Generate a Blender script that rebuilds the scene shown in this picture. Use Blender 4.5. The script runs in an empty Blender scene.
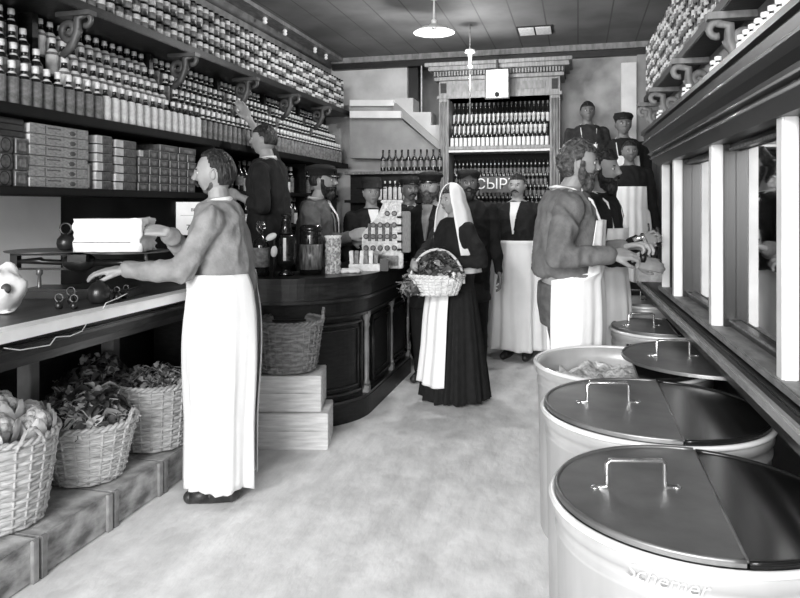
import bpy, bmesh, math, random
from mathutils import Vector, Matrix, noise
random.seed(7)
PI = math.pi
S = bpy.context.scene
C = S.collection
F = 690.0; HOR = 206.0; CX = 400.0; EYE = 1.45
A = math.atan(178.0/F); ca, sa = math.cos(A), math.sin(A)
BETA = A - math.atan(158.0/F)

# ---------------------------------------------------------------- place helpers
def cw(xc, d, z=0.0): return Vector((xc*ca - d*sa, xc*sa + d*ca, z))
def P(px, py, d):
    return cw((px-CX)/F*d, d, EYE-(py-HOR)*d/F)
def W(px, d, z=0.0): return cw((px-CX)/F*d, d, z)
def atX(px, X):
    r = (px-CX)/F; d = X/(r*ca-sa); return W(px, d)
def atY(px, py, Y):
    r = (px-CX)/F; d = Y/(r*sa+ca); return P(px, py, d)
def R(u, v, z=0.0):
    c, s = math.cos(BETA), math.sin(BETA)
    return Vector((u*c - v*s, u*s + v*c, z))
FWD = Vector((-sa, ca, 0)); RGT = Vector((ca, sa, 0))

# ---------------------------------------------------------------- materials
def lin(v):
    v = v/255.0
    return v/12.92 if v <= .04045 else ((v+.055)/1.055)**2.4
MATS = {}
def mat(name, v, v2=None, rough=.6, metal=0.0, scale=8.0, bump=0.0, bscale=None, spec=.5, trans=0.0,
        stretch=(1,1,1), kind='noise', detail=4, emit=0.0, contrast=(.35,.65), coords='Object'):
    if name in MATS: return MATS[name]
    m = bpy.data.materials.new(name); m.use_nodes = True
    nt = m.node_tree; N = nt.nodes; L = nt.links
    b = N['Principled BSDF']
    b.inputs['Roughness'].default_value = rough
    b.inputs['Metallic'].default_value = metal
    b.inputs['Specular IOR Level'].default_value = spec
    b.inputs['Transmission Weight'].default_value = trans
    c1 = lin(v)
    b.inputs['Base Color'].default_value = (c1, c1, c1, 1)
    tc = N.new('ShaderNodeTexCoord'); mp = N.new('ShaderNodeMapping')
    mp.inputs['Scale'].default_value = stretch
    L.new(tc.outputs[coords], mp.inputs['Vector'])
    if v2 is not None:
        if kind == 'noise':
            t = N.new('ShaderNodeTexNoise'); t.inputs['Scale'].default_value = scale; t.inputs['Detail'].default_value = detail
            out = t.outputs['Fac']
        elif kind == 'wave':
            t = N.new('ShaderNodeTexWave'); t.inputs['Scale'].default_value = scale; t.inputs['Distortion'].default_value = 3; t.inputs['Detail'].default_value = 3
            out = t.outputs['Fac']
        else:
            t = N.new('ShaderNodeTexVoronoi'); t.inputs['Scale'].default_value = scale; out = t.outputs['Distance']
        L.new(mp.outputs[0], t.inputs['Vector'])
        cr = N.new('ShaderNodeValToRGB'); c2 = lin(v2)
        cr.color_ramp.elements[0].position = contrast[0]; cr.color_ramp.elements[1].position = contrast[1]
        cr.color_ramp.elements[0].color = (c1, c1, c1, 1); cr.color_ramp.elements[1].color = (c2, c2, c2, 1)
        L.new(out, cr.inputs[0]); L.new(cr.outputs[0], b.inputs['Base Color'])
    if bump:
        t = N.new('ShaderNodeTexNoise'); t.inputs['Scale'].default_value = bscale or scale*3; t.inputs['Detail'].default_value = 5
        L.new(mp.outputs[0], t.inputs['Vector'])
        bn = N.new('ShaderNodeBump'); bn.inputs['Strength'].default_value = bump; bn.inputs['Distance'].default_value = .02
        L.new(t.outputs['Fac'], bn.inputs['Height']); L.new(bn.outputs[0], b.inputs['Normal'])
    if emit:
        b.inputs['Emission Color'].default_value = (1, 1, 1, 1); b.inputs['Emission Strength'].default_value = emit
    MATS[name] = m
    return m

M_floor = mat('floor_cement', 246, 218, rough=.85, scale=7, bump=.6, bscale=14, detail=10, stretch=(1, .45, 1))
M_wall_d = mat('wall_dark_paint', 34, 52, rough=.75, scale=3)
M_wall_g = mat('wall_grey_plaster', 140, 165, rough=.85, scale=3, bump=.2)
M_wall_l = mat('plaster_light', 205, 180, rough=.85, scale=4, bump=.25)
M_white = mat('white_paint', 236, 218, rough=.6, scale=6)
M_pan = mat('mottled_panel', 130, 178, rough=.7, scale=3.5, detail=8)
M_black = mat('black_varnish', 12, 26, rough=.3, scale=6)
M_dark = mat('dark_wood', 16, 32, spec=.35, rough=.45, scale=5, stretch=(3, 3, 14), bump=.08)
M_darkm = mat('dark_wood_mouldings', 28, 50, rough=.28, scale=5, stretch=(2, 2, 10))
M_shelf = mat('shelf_board', 10, 18, rough=.7, scale=6, spec=.25)
M_midwood = mat('grey_wood', 108, 142, rough=.5, scale=5, stretch=(6, 2, 2), bump=.1)
M_cup = mat('cupboard_wood', 112, 150, rough=.45, scale=7, stretch=(6, 1, 1), bump=.1)
M_crate = mat('pale_deal_board', 232, 198, rough=.8, scale=6, stretch=(1, 5, 9), bump=.25, detail=8)
M_crate2 = mat('dirty_board', 200, 105, rough=.85, scale=7, bump=.4, detail=9, stretch=(1, 1, 2))
M_wick = mat('wicker', 212, 150, rough=.7, scale=22, bump=.3, contrast=(.3, .75), stretch=(.7, .7, 3.5))
M_wickd = mat('wicker_brown', 150, 92, rough=.7, scale=22, bump=.3, contrast=(.3, .75), stretch=(.7, .7, 3.5))
M_wickw = mat('wicker_white', 235, 205, rough=.7, scale=30, bump=.3)
M_leafd = mat('leaf_dark', 40, 90, rough=.55, scale=9)
M_leafm = mat('leaf_mid', 110, 165, rough=.55, scale=9)
M_leafl = mat('leaf_light', 185, 225, rough=.6, scale=14)
M_cauli = mat('curd_white', 235, 205, rough=.85, scale=30, bump=.8, bscale=60)
M_galv = mat('galvanised_sheet', 204, 182, rough=.38, metal=.25, scale=6, bump=.04, stretch=(1, 1, .4))
M_lid = mat('lid_metal', 120, 92, rough=.26, metal=.85, scale=5, bump=.05, detail=6)
M_chrome = mat('polished_metal', 225, rough=.15, metal=.9)
M_iron = mat('cast_iron', 26, 40, rough=.3, scale=10)
M_ironm = mat('grey_iron', 90, 120, rough=.35, metal=.5, scale=10)
M_mirror = mat('mirror_glass', 205, rough=.035, metal=1.0)
M_glass = mat('clear_glass', 225, rough=.04, trans=1.0)
M_gjar = mat('dark_glass', 40, rough=.06, metal=.35, spec=1.0)
M_bd = mat('bottle_dark', 26, rough=.16, spec=.9)
M_bm = mat('bottle_mid', 92, 125, rough=.2, scale=30)
M_lab = mat('label_paper', 240, 215, rough=.6, scale=40)
M_labg = mat('label_grey', 96, 140, rough=.6, scale=40)
M_cap = mat('capsule_white', 245, rough=.35)
M_tin = mat('tin_plate', 125, 62, rough=.35, metal=.2, scale=45, contrast=(.4, .6))
M_tin2 = mat('tin_wrap', 222, 180, rough=.5, scale=60, contrast=(.4, .6))
M_boxg = mat('box_paper', 128, 172, rough=.6, scale=40, stretch=(1, 1, 3))
M_boxd = mat('box_dark', 62, 100, rough=.6, scale=50)
M_boxl = mat('box_light_end', 225, 195, rough=.6, scale=30)
M_paper = mat('white_paper', 246, 230, rough=.8, scale=10, bump=.35, bscale=9)
M_ink = mat('ink', 22, rough=.8)
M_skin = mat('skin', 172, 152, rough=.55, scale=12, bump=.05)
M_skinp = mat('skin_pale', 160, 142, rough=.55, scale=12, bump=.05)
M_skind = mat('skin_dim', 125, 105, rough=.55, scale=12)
M_eyew = mat('eye_white', 215, rough=.3)
M_eyeb = mat('eye_dark', 14, rough=.2)
M_lip = mat('lip', 120, rough=.5)
M_hair = mat('hair_dark', 22, 46, rough=.5, scale=60, bump=.8, bscale=90, stretch=(1, 1, .3))
M_hairb = mat('hair_brown', 52, 104, rough=.5, scale=45, bump=.9, bscale=70)
M_cloth_b = mat('cloth_black', 14, 24, rough=.9, scale=20, bump=.2)
M_cloth_d = mat('cloth_charcoal', 34, 52, rough=.9, scale=20, bump=.2)
M_cloth_g = mat('cloth_grey', 78, 98, rough=.9, scale=18, bump=.25)
M_cloth_m = mat('cloth_midgrey', 98, 116, rough=.9, scale=18, bump=.25)
M_cloth_l = mat('cloth_lightgrey', 122, 146, rough=.85, scale=14, bump=.25)
M_apron = mat('apron_white', 250, 243, rough=.85, scale=6, bump=.12, bscale=12)
M_leather = mat('leather', 60, 38, rough=.45, scale=20)
M_gloss = mat('drum_shadow_gloss', 30, 44, rough=.15, scale=4)
M_curd = mat('pale_flaky_goods', 245, 170, rough=.7, scale=14, bump=.8, stretch=(1, 1, .5), contrast=(.4, .62))

# ceiling boards: seams run along the room
def ceiling_mat():
    m = bpy.data.materials.new('ceiling_boards'); m.use_nodes = True
    N = m.node_tree.nodes; L = m.node_tree.links; b = N['Principled BSDF']; b.inputs['Roughness'].default_value = .6
    tc = N.new('ShaderNodeTexCoord'); sp = N.new('ShaderNodeSeparateXYZ'); L.new(tc.outputs['Object'], sp.inputs[0])
    mo = N.new('ShaderNodeMath'); mo.operation = 'PINGPONG'; mo.inputs[1].default_value = .14; L.new(sp.outputs[0], mo.inputs[0])
    lt = N.new('ShaderNodeMath'); lt.operation = 'LESS_THAN'; lt.inputs[1].default_value = .006; L.new(mo.outputs[0], lt.inputs[0])
    no = N.new('ShaderNodeTexNoise'); no.inputs['Scale'].default_value = 2.2; no.inputs['Detail'].default_value = 7; L.new(tc.outputs['Object'], no.inputs[0])
    cr = N.new('ShaderNodeValToRGB'); cr.color_ramp.elements[0].position = .35; cr.color_ramp.elements[1].position = .7
    a, c = lin(98), lin(128); cr.color_ramp.elements[0].color = (a, a, a, 1); cr.color_ramp.elements[1].color = (c, c, c, 1)
    L.new(no.outputs['Fac'], cr.inputs[0])
    mx = N.new('ShaderNodeMix'); mx.data_type = 'RGBA'; L.new(lt.outputs[0], mx.inputs[0]); L.new(cr.outputs[0], mx.inputs[6])
    e = lin(78); mx.inputs[7].default_value = (e, e, e, 1); L.new(mx.outputs[2], b.inputs['Base Color'])
    return m
M_ceil = ceiling_mat()

# ---------------------------------------------------------------- mesh helpers
class MB:
    def __init__(s): s.v = []; s.f = []; s.m = []; s.mats = []; s.sm = []
    def mi(s, m):
        if m not in s.mats: s.mats.append(m)
        return s.mats.index(m)
    def add(s, vs, fs, m, smooth=False, M=None):
        o = len(s.v); k = s.mi(m)
        s.v += [(M @ Vector(v)) if M else Vector(v) for v in vs]
        for f in fs: s.f.append([i+o for i in f]); s.m.append(k); s.sm.append(smooth)
        return s
    def box(s, c, d, m, M=None, bev=0.0):
        x, y, z = c; a, b, e = d[0]/2, d[1]/2, d[2]/2
        if bev <= 0:
            vs = [(x+i*a, y+j*b, z+k*e) for i in (-1, 1) for j in (-1, 1) for k in (-1, 1)]
            fs = [(0,1,3,2),(4,6,7,5),(0,4,5,1),(2,3,7,6),(0,2,6,4),(1,5,7,3)]
            return s.add(vs, fs, m, False, M)
        bm = bmesh.new(); bmesh.ops.create_cube(bm, size=1)
        for v in bm.verts: v.co = Vector((v.co.x*d[0], v.co.y*d[1], v.co.z*d[2]))
        bmesh.ops.bevel(bm, geom=bm.edges[:], offset=min(bev, min(d)*.45), segments=2, affect='EDGES')
        for v in bm.verts: v.co += Vector(c)
        s.bm(bm, m, False, M); bm.free(); return s
    def b2(s, p, q, m, M=None, bev=0.0):
        return s.box([(p[i]+q[i])/2 for i in range(3)], [abs(q[i]-p[i]) for i in range(3)], m, M, bev)
    def bm(s, bm, m, smooth=False, M=None):
        bm.verts.index_update()
        return s.add([v.co[:] for v in bm.verts], [[v.index for v in f.verts] for f in bm.faces], m, smooth, M)
    def lathe(s, prof, m, c=(0,0,0), n=24, M=None, smooth=True, close=True, mats=None, sx=1, sy=1):
        vs = []
        for r, z in prof:
            for i in range(n):
                t = 2*PI*i/n; vs.append((c[0]+r*math.cos(t)*sx, c[1]+r*math.sin(t)*sy, c[2]+z))
        for k in range(len(prof)-1):
            fs = [(k*n+i, k*n+(i+1) % n, (k+1)*n+(i+1) % n, (k+1)*n+i) for i in range(n)]
            if k == 0: base = len(s.v); s.v += [(M @ Vector(v)) if M else Vector(v) for v in vs]
            mm = s.mi(mats[k] if mats else m)
            for f in fs: s.f.append([i+base for i in f]); s.m.append(mm); s.sm.append(smooth)
        if close:
            if prof[0][0] > 1e-5: s.f.append([base+i for i in range(n)][::-1]); s.m.append(s.mi(mats[0] if mats else m)); s.sm.append(False)
            if prof[-1][0] > 1e-5: s.f.append([base+(len(prof)-1)*n+i for i in range(n)]); s.m.append(s.mi(mats[-1] if mats else m)); s.sm.append(False)
        return s
    def tube(s, pts, rad, m, n=8, M=None, closed=False, cap=True, flat=1.0):
        pts = [Vector(p) for p in pts]; N = len(pts)
        if not hasattr(rad, '__len__'): rad = [rad]*N
        vs = []; up = None
        for i, p in enumerate(pts):
            if closed: t = pts[(i+1) % N]-pts[i-1]
            else: t = pts[min(i+1, N-1)]-pts[max(i-1, 0)]
            if t.length < 1e-9: t = Vector((0,0,1))
            t.normalize()
            if up is None: up = Vector((0,0,1)) if abs(t.z) < .9 else Vector((1,0,0))
            a = t.cross(up)
            if a.length < 1e-4: a = t.cross(Vector((0,1,.1)))
            a.normalize(); b = a.cross(t).normalized(); up = b
            for k in range(n):
                th = 2*PI*k/n; vs.append(p + (a*math.cos(th) + b*math.sin(th)*flat)*rad[i])
        fs = []
        for i in range(N if closed else N-1):
            j = (i+1) % N
            for k in range(n): fs.append((i*n+k, i*n+(k+1) % n, j*n+(k+1) % n, j*n+k))
        if cap and not closed: fs += [tuple(range(n))[::-1], tuple((N-1)*n+k for k in range(n))]
        return s.add(vs, fs, m, True, M)
    def ball(s, c, r, m, M=None, n=14, k=9):
        if not hasattr(r, '__len__'): r = (r, r, r)
        vs = [(c[0], c[1], c[2]-r[2])]
        for i in range(1, k):
            ph = -PI/2+PI*i/k
            for j in range(n):
                t = 2*PI*j/n; vs.append((c[0]+r[0]*math.cos(ph)*math.cos(t), c[1]+r[1]*math.cos(ph)*math.sin(t), c[2]+r[2]*math.sin(ph)))
        vs.append((c[0], c[1], c[2]+r[2])); T = len(vs)-1; fs = []
        for j in range(n):
            fs.append((0, 1+(j+1) % n, 1+j)); fs.append((T, T-n+j, T-n+(j+1) % n))
            for i in range(k-2): a = 1+i*n; fs.append((a+j, a+(j+1) % n, a+n+(j+1) % n, a+n+j))
        return s.add(vs, fs, m, True, M)
    def prism(s, poly, y0, y1, m, M=None):   # poly in x,z, extruded along y
        n = len(poly); vs = [(x, y0, z) for x, z in poly]+[(x, y1, z) for x, z in poly]
        fs = [tuple(range(n)), tuple(range(n, 2*n))[::-1]]+[(i, n+i, n+(i+1) % n, (i+1) % n) for i in range(n)]
        return s.add(vs, fs, m, False, M)
    def mesh(s, name='m', fix=True):
        me = bpy.data.meshes.new(name); me.from_pydata([v[:] for v in s.v], [], s.f)
        for m in s.mats: me.materials.append(m)
        me.polygons.foreach_set('material_index', s.m); me.polygons.foreach_set('use_smooth', s.sm)
        me.validate(); 
        if fix:
            bm = bmesh.new(); bm.from_mesh(me); bmesh.ops.recalc_face_normals(bm, faces=bm.faces[:]); bm.to_mesh(me); bm.free()
        me.update(); return me
    def build(s, name, parent=None, loc=None, rz=None, fix=True):
        o = bpy.data.objects.new(name, s.mesh(name, fix)); C.objects.link(o)
        if parent: o.parent = parent
        if loc is not None: o.location = loc
        if rz is not None: o.rotation_euler = (0, 0, rz)
        return o

def tag(o, label, cat, group=None, kind=None):
    if label: o['label'] = label
    if cat: o['category'] = cat
    if group: o['group'] = group
    if kind: o['kind'] = kind
    return o
def thing(name, label, cat, loc=(0,0,0), rz=0, group=None):
    o = bpy.data.objects.new(name, None); C.objects.link(o); o.empty_display_size = .1
    o.location = loc; o.rotation_euler = (0, 0, rz); return tag(o, label, cat, group)
def struct(name, mb, loc=None, rz=None):
    o = mb.build(name, None, loc, rz); o['kind'] = 'structure'; return o
def copy_of(o, loc, rz=None, label=None, group=None, parent=None):
    c = o.copy(); C.objects.link(c); c.location = loc
    if rz is not None: c.rotation_euler = (0, 0, rz)
    if label: c['label'] = label
    if group: c['group'] = group
    if parent: c.parent = parent
    for ch in list(o.children):
        d = ch.copy(); C.objects.link(d); d.parent = c
        for g in list(ch.children):
            e = g.copy(); C.objects.link(e); e.parent = d
    return c
DG = None
def remesh(mb, vox, smooth=4, wrinkle=0.0, wscale=(6,6,6), seed=0):
    me = mb.mesh('tmp'); o = bpy.data.objects.new('tmp', me); C.objects.link(o)
    r = o.modifiers.new('r', 'REMESH'); r.mode = 'VOXEL'; r.voxel_size = vox; r.use_smooth_shade = True
    if smooth:
        q = o.modifiers.new('s', 'SMOOTH'); q.iterations = smooth; q.factor = .5
    dg = bpy.context.evaluated_depsgraph_get(); ev = o.evaluated_get(dg)
    out = bpy.data.meshes.new_from_object(ev); bpy.data.objects.remove(o); bpy.data.meshes.remove(me)
    if wrinkle:
        out.update(); nr = [v.normal.copy() for v in out.vertices]
        for v, n in zip(out.vertices, nr):
            q = Vector((v.co.x*wscale[0]+seed*3.1, v.co.y*wscale[1], v.co.z*wscale[2]))
            q += Vector((noise.noise(q*.7), noise.noise(q*.7+Vector((5,3,1))), 0))*1.1
            h = 1-abs(noise.noise(q))*2.4
            v.co += n*wrinkle*max(-1, h)
    return out
def text_mesh(txt, size, depth=.001, shear=0.0):
    cu = bpy.data.curves.new('t', 'FONT'); cu.body = txt; cu.size = size; cu.extrude = depth; cu.align_x = 'CENTER'; cu.align_y = 'CENTER'; cu.shear = shear
    o = bpy.data.objects.new('t', cu); C.objects.link(o)
    dg = bpy.context.evaluated_depsgraph_get(); me = bpy.data.meshes.new_from_object(o.evaluated_get(dg))
    bpy.data.objects.remove(o); return me
def add_mesh(mb, me, m, M=None, smooth=False):
    return mb.add([v.co[:] for v in me.vertices], [list(p.vertices) for p in me.polygons], m, smooth, M)
def TRS(loc=(0,0,0), rx=0, ry=0, rz=0, s=(1,1,1)):
    return Matrix.Translation(loc) @ Matrix.Rotation(rz, 4, 'Z') @ Matrix.Rotation(ry, 4, 'Y') @ Matrix.Rotation(rx, 4, 'X') @ Matrix.Diagonal((*s, 1))

exec_parts = []
#@@SETTING
# ================================================================ the room
CZ = 3.11
struct('floor', MB().b2((-3.2, -2.2, -.1), (2.2, 8.6, 0), M_floor))
struct('ceiling', MB().b2((-3.2, -2.2, CZ), (2.2, 8.6, CZ+.1), M_ceil))
struct('wall_left', MB().b2((-2.95, -2.2, 0), (-2.8, 8.5, CZ), M_wall_d))
struct('wall_right', MB().b2((.9, -2.1, 0), (1.05, 8.4, CZ), M_midwood), rz=BETA)
wb = MB()
xa, xb = -1.84, -1.40
wb.b2((-2.8, 7.45, 0), (xa, 7.6, CZ), M_wall_l)
wb.b2((xa, 7.45, 0), (xb, 7.6, 2.2), M_wall_l)
wb.b2((xb, 7.45, 0), (.75, 7.6, CZ), M_pan)
struct('wall_back', wb)
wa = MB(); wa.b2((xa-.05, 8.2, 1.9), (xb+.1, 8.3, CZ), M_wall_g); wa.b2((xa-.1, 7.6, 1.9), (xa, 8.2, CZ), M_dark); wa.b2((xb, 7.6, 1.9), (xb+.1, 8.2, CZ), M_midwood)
struct('wall_alcove', wa)
struct('trim_1', MB().tube([(-2.74, -1.5, CZ-.05), (-2.74, 7.4, CZ-.05)], .05, M_midwood, 8).b2((-2.8, -1.5, CZ-.17), (-2.72, 7.4, CZ-.11), M_midwood).b2((-2.8, -1.5, CZ-.04), (-2.55, 7.4, CZ-.005), M_midwood))
struct('trim_2', MB().b2((-2.7, 7.33, CZ-.06), (.8, 7.45, CZ), M_midwood).b2((-2.7, 7.38, CZ-.12), (.8, 7.45, CZ-.06), M_dark))
p0 = atY(621, 64, 7.42); p1 = atY(636, 64, 7.42)
struct('trim_3', MB().b2((p0.x, 7.36, 0), (p1.x, 7.45, p0.z), M_white))
p2 = atY(637, 100, 7.4)
struct('trim_4', MB().b2((p1.x+.01, 7.4, 0), (.72, 7.449, CZ-.12), M_wall_g))
# grey panel behind the scale, light on it put into its pale colour
q0 = atX(60, -2.79)
struct('trim_5', MB().b2((-2.8, 1.2, .95), (-2.785, q0.y, 1.5), mat('panel_lit_grey', 236, 222, rough=.8, scale=3)))

# ================================================================ left shelves
BX = -2.46
lsh = thing('wall_shelving', 'black wooden shelving that covers the left wall behind the long counter', 'shelving', (-2.8, 1.6, 1.5))
def loc(o, x, y, z): return (x-o.location.x, y-o.location.y, z-o.location.z)
def shelfboard(par, x0, x1, y0, y1, z0, z1, name='shelf', m=M_shelf):
    o = MB().b2(loc(par, x0, y0, z0), loc(par, x1, y1, z1), m, bev=.004).build(name, par); return o
shelfboard(lsh, -2.8, BX, 1.6, 4.35, 1.50, 1.54)
shelfboard(lsh, -2.8, BX, 1.6, 7.25, 1.865, 1.915)
for k in range(1, 4): shelfboard(lsh, -2.8, BX-.035-.075*k, 1.6, 7.25, 1.915+.105*(k-1)+.002, 1.915+.105*k, 'bottle_step')
shelfboard(lsh, -2.8, BX+.03, 1.6, 7.25, 2.44, 2.49, 'upper_shelf', M_dark)
MB().b2(loc(lsh, -2.8, 1.6, 1.5), loc(lsh, -2.785, 7.25, 2.45), M_shelf).build('back_board', lsh)
yb = [atX(p, BX).y for p in (75, 184, 247, 290, 322)]
yb.insert(0, yb[0]-1.0)
def scroll(par, y, ztop, m):
    cx = .70; s_ = .95; mb = MB(); pts = []
    for i in range(30):
        t = i/29*2.7*PI; r = .062*(1-i/36); pts.append((cx+.05+r*math.cos(t+PI), y, ztop-.09+r*math.sin(t+PI)))
    mb.tube(pts, .014, m, 7, flat=1.4)
    mb.tube([(cx-.05+.03*math.cos(t), y, ztop-.045+.03*math.sin(t)) for t in [PI*1.6-k*.45 for k in range(10)]], .012, m, 7, flat=1.4)
    mb.tube([(cx-.05, y, ztop-.018), (cx, y, ztop-.03), (cx, y, ztop-.1), (cx+.03, y, ztop-.17), (cx+.09, y, ztop-.22)], [.012, .016, .018, .018, .014], m, 7, flat=1.4)
    mb.b2((cx-.09, y-.03, ztop-.025), (cx+.11, y+.03, ztop-.001), m)
    mb.v = [Vector(loc(par, -2.47-(v[0]-cx), v[1], v[2])) for v in mb.v]
    return mb.build('scroll_bracket', par)
for y in yb:
    MB().b2(loc(lsh, -2.8, y-.02, 1.54), loc(lsh, -2.70, y+.02, 2.44), M_dark).build('upright', lsh)
    scroll(lsh, y+.03, 2.44, mat('dark_carving', 62, 86, rough=.45, scale=9))
for y in (1.6, 4.33): MB().b2(loc(lsh, -2.79, y, 1.54), loc(lsh, BX+.0, y+.025, 1.865), M_shelf).build('upright', lsh)

# lower shelves deeper in the shop, behind the round counter
dsh = thing('low_wall_shelving', 'dark low shelves of bottles behind the round counter', 'shelving', (-2.8, 4.5, .9))
for z in (.98, 1.28, 1.57):
    shelfboard(dsh, -2.8, -2.56, 4.6, 7.2, z-.03, z)
MB().b2(loc(dsh, -2.8, 4.5, .02), loc(dsh, -2.785, 7.2, 1.86), M_shelf).build('back_board', dsh)
for y in (4.55, 5.45, 6.3, 7.18): MB().b2(loc(dsh, -2.785, y-.02, .02), loc(dsh, -2.58, y+.02, 1.86), M_dark).build('upright', dsh)

# ---------------------------------------------------------------- bottles
def bottle_mesh(h, r, kind):
    b = M_bd; mb = MB(); rn = r*.36
    if kind == 'white':   prof = [(r*.96,0),(r,.01),(r,h*.60),(r*.75,h*.68),(rn,h*.76),(rn,h*.86),(rn*1.25,h*.87),(rn*1.25,h)]; ms = [M_lab,M_lab,M_lab,b,b,M_cap,M_cap]
    elif kind == 'grey':  prof = [(r*.96,0),(r,.01),(r,h*.62),(r*.7,h*.70),(rn,h*.76),(rn,h*.83),(rn*1.5,h*.84),(rn*1.5,h)]; ms = [M_labg,M_labg,M_bd,M_lab,b,M_cap,M_cap]
    elif kind == 'dark':  prof = [(r*.96,0),(r,.01),(r,h*.58),(r*.98,h*.62),(r*.6,h*.70),(rn*1.35,h*.75),(rn*1.2,h*.85),(rn*1.6,h*.875),(rn*1.5,h)]; ms = [b,M_labg,b,b,M_lab,b,M_cap,M_cap]
    elif kind == 'pale':  prof = [(r*.96,0),(r,.01),(r,h*.55),(r*.98,h*.62),(r*.6,h*.71),(rn*1.4,h*.77),(rn*1.2,h*.86),(rn*1.55,h*.88),(rn*1.45,h)]; ms = [M_labg,M_lab,M_labg,M_lab,b,b,M_cap,M_cap]
    elif kind == 'wine':  prof = [(r*.96,0),(r,.01),(r,h*.18),(r,h*.48),(r,h*.58),(rn,h*.72),(rn,h*.9),(rn*1.15,h*.91),(rn*1.15,h)]; ms = [b,b,M_labg,b,b,b,b,b]
    elif kind == 'label': prof = [(r*.96,0),(r,.01),(r,h*.42),(r,h*.52),(r*.75,h*.60),(rn,h*.70),(rn,h*.85),(rn*1.25,h*.86),(rn*1.25,h)]; ms = [M_lab,M_lab,b,b,b,b,M_labg,M_labg]
    else:                 prof = [(r*.96,0),(r,.01),(r,h*.2),(r,h*.5),(r*.85,h*.58),(rn,h*.70),(rn,h*.8),(rn*1.25,h*.81),(rn*1.25,h)]; ms = [b,b,M_labg,b,b,M_lab,M_bd,M_bd]
    mb.lathe(prof, b, n=10, mats=ms)
    return mb
BOT = {}
def bmb(h, r, kind):
    k = (round(h, 3), round(r, 3), kind)
    if k not in BOT:
        mb = bottle_mesh(h, r, kind); BOT[k] = [mb, None]
    return BOT[k]
PLACES = []   # (size, pos, spec, label, group, name)
CAM = Vector((0, 0, EYE))
def put_bottle(pos, h, r, kind, label, group, vis=1.0):
    PLACES.append(((h*r*4)**.5/(Vector(pos)-CAM).length*vis, Vector(pos), (h, r, kind), label, group))
row_lab = ['lowest left wall row', 'second left wall row', 'third left wall row', 'top left wall row']
for k in range(4):
    y = 1.75
    while y < 7.15:
        x = BX-.045-.075*k if k else BX-.05
        z = 1.915+.105*k
        near = min(abs(y-u) for u in yb)
        px = None
        ya, ybb = yb[1], yb[2]
        if k == 0: kind = 'grey' if y < atX(108, BX).y else ('white' if y < atX(206, BX).y else 'grey')
        else: kind = 'dark' if y < yb[1]+.05 else ('pale' if y < yb[2] else 'dark')
        if k > 0 and near < .055: y += .04; continue
        desc = {'grey': 'grey labelled dark bottle', 'white': 'bottle wrapped in plain white label', 'dark': 'dark bottle with white capsule', 'pale': 'bottle with pale shoulder'}[kind]
        grp = {'grey': 'dark labelled bottles ', 'white': 'white wrapped bottles ', 'dark': 'dark capsuled bottles ', 'pale': 'pale shouldered bottles '}[kind]
        far = ''
        if kind in ('grey', 'dark') and y > yb[1]+.1: far = ' beyond the pale ones'; 
        put_bottle((x, y+random.uniform(-.003, .003), z), .20, .031, kind, desc+', '+row_lab[k]+far+(' nearer the camera' if kind in ('grey', 'dark') and not far else ''), grp+row_lab[k]+(far or ' near'), 1.0)
        y += .072
for z, nm in ((.98, 'lowest'), (1.28, 'middle'), (1.57, 'top')):
    y = 4.63
    while y < 7.1:
        if min(abs(y-u) for u in (4.55, 5.45, 6.3)) > .06 and random.random() < .8:
            kd = random.choice(['wine', 'label', 'dark', 'wine'])
            put_bottle((-2.64, y, z), .25, .034, kd, 'dim bottle on the '+nm+' low shelf behind the round counter', nm+' low shelf bottles behind the round counter', .9 if y > 5 else .3)
        y += .085

# tins on the upper shelf
def tin_mesh(k):
    mb = MB(); r = .034; h = .078
    m1, m2 = [(M_tin2, M_tin), (M_tin, M_tin2), (M_labg, M_lab)][k % 3]
    mb.lathe([(r*.9, 0), (r, .004), (r, h*.45), (r, h*.8), (r*.8, h*.86), (r*.8, h)], m1, n=12, mats=[m1, m1, m2, M_bd, M_bd]); return mb.mesh('jar')
TINS = [tin_mesh(k) for k in range(3)]
tins = []
y = atX(92, BX).y-.15
while y < 7.1:
    for lv in range(4):
        if random.random() < .05 and lv == 3: continue
        dk = 0 if y < yb[3]+.8 else 1
        tins.append((y, (BX-.02, y, 2.49+.079*lv), lv))
    y += .076
lv_n = ['bottom', 'second', 'third', 'top']
JARS = []
def put_jar(p, k, lab, grp): JARS.append(((Vector(p)-CAM).length, Vector(p), k, lab, grp))
for y, p, lv in tins:
    put_jar(p, (lv*(1+int(y*40) % 2)+int(y*31)) % 3, 'small banded jar on the left upper shelf, '+lv_n[lv]+' layer of the stack', lv_n[lv]+' layer of jars on the left upper shelf')

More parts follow.
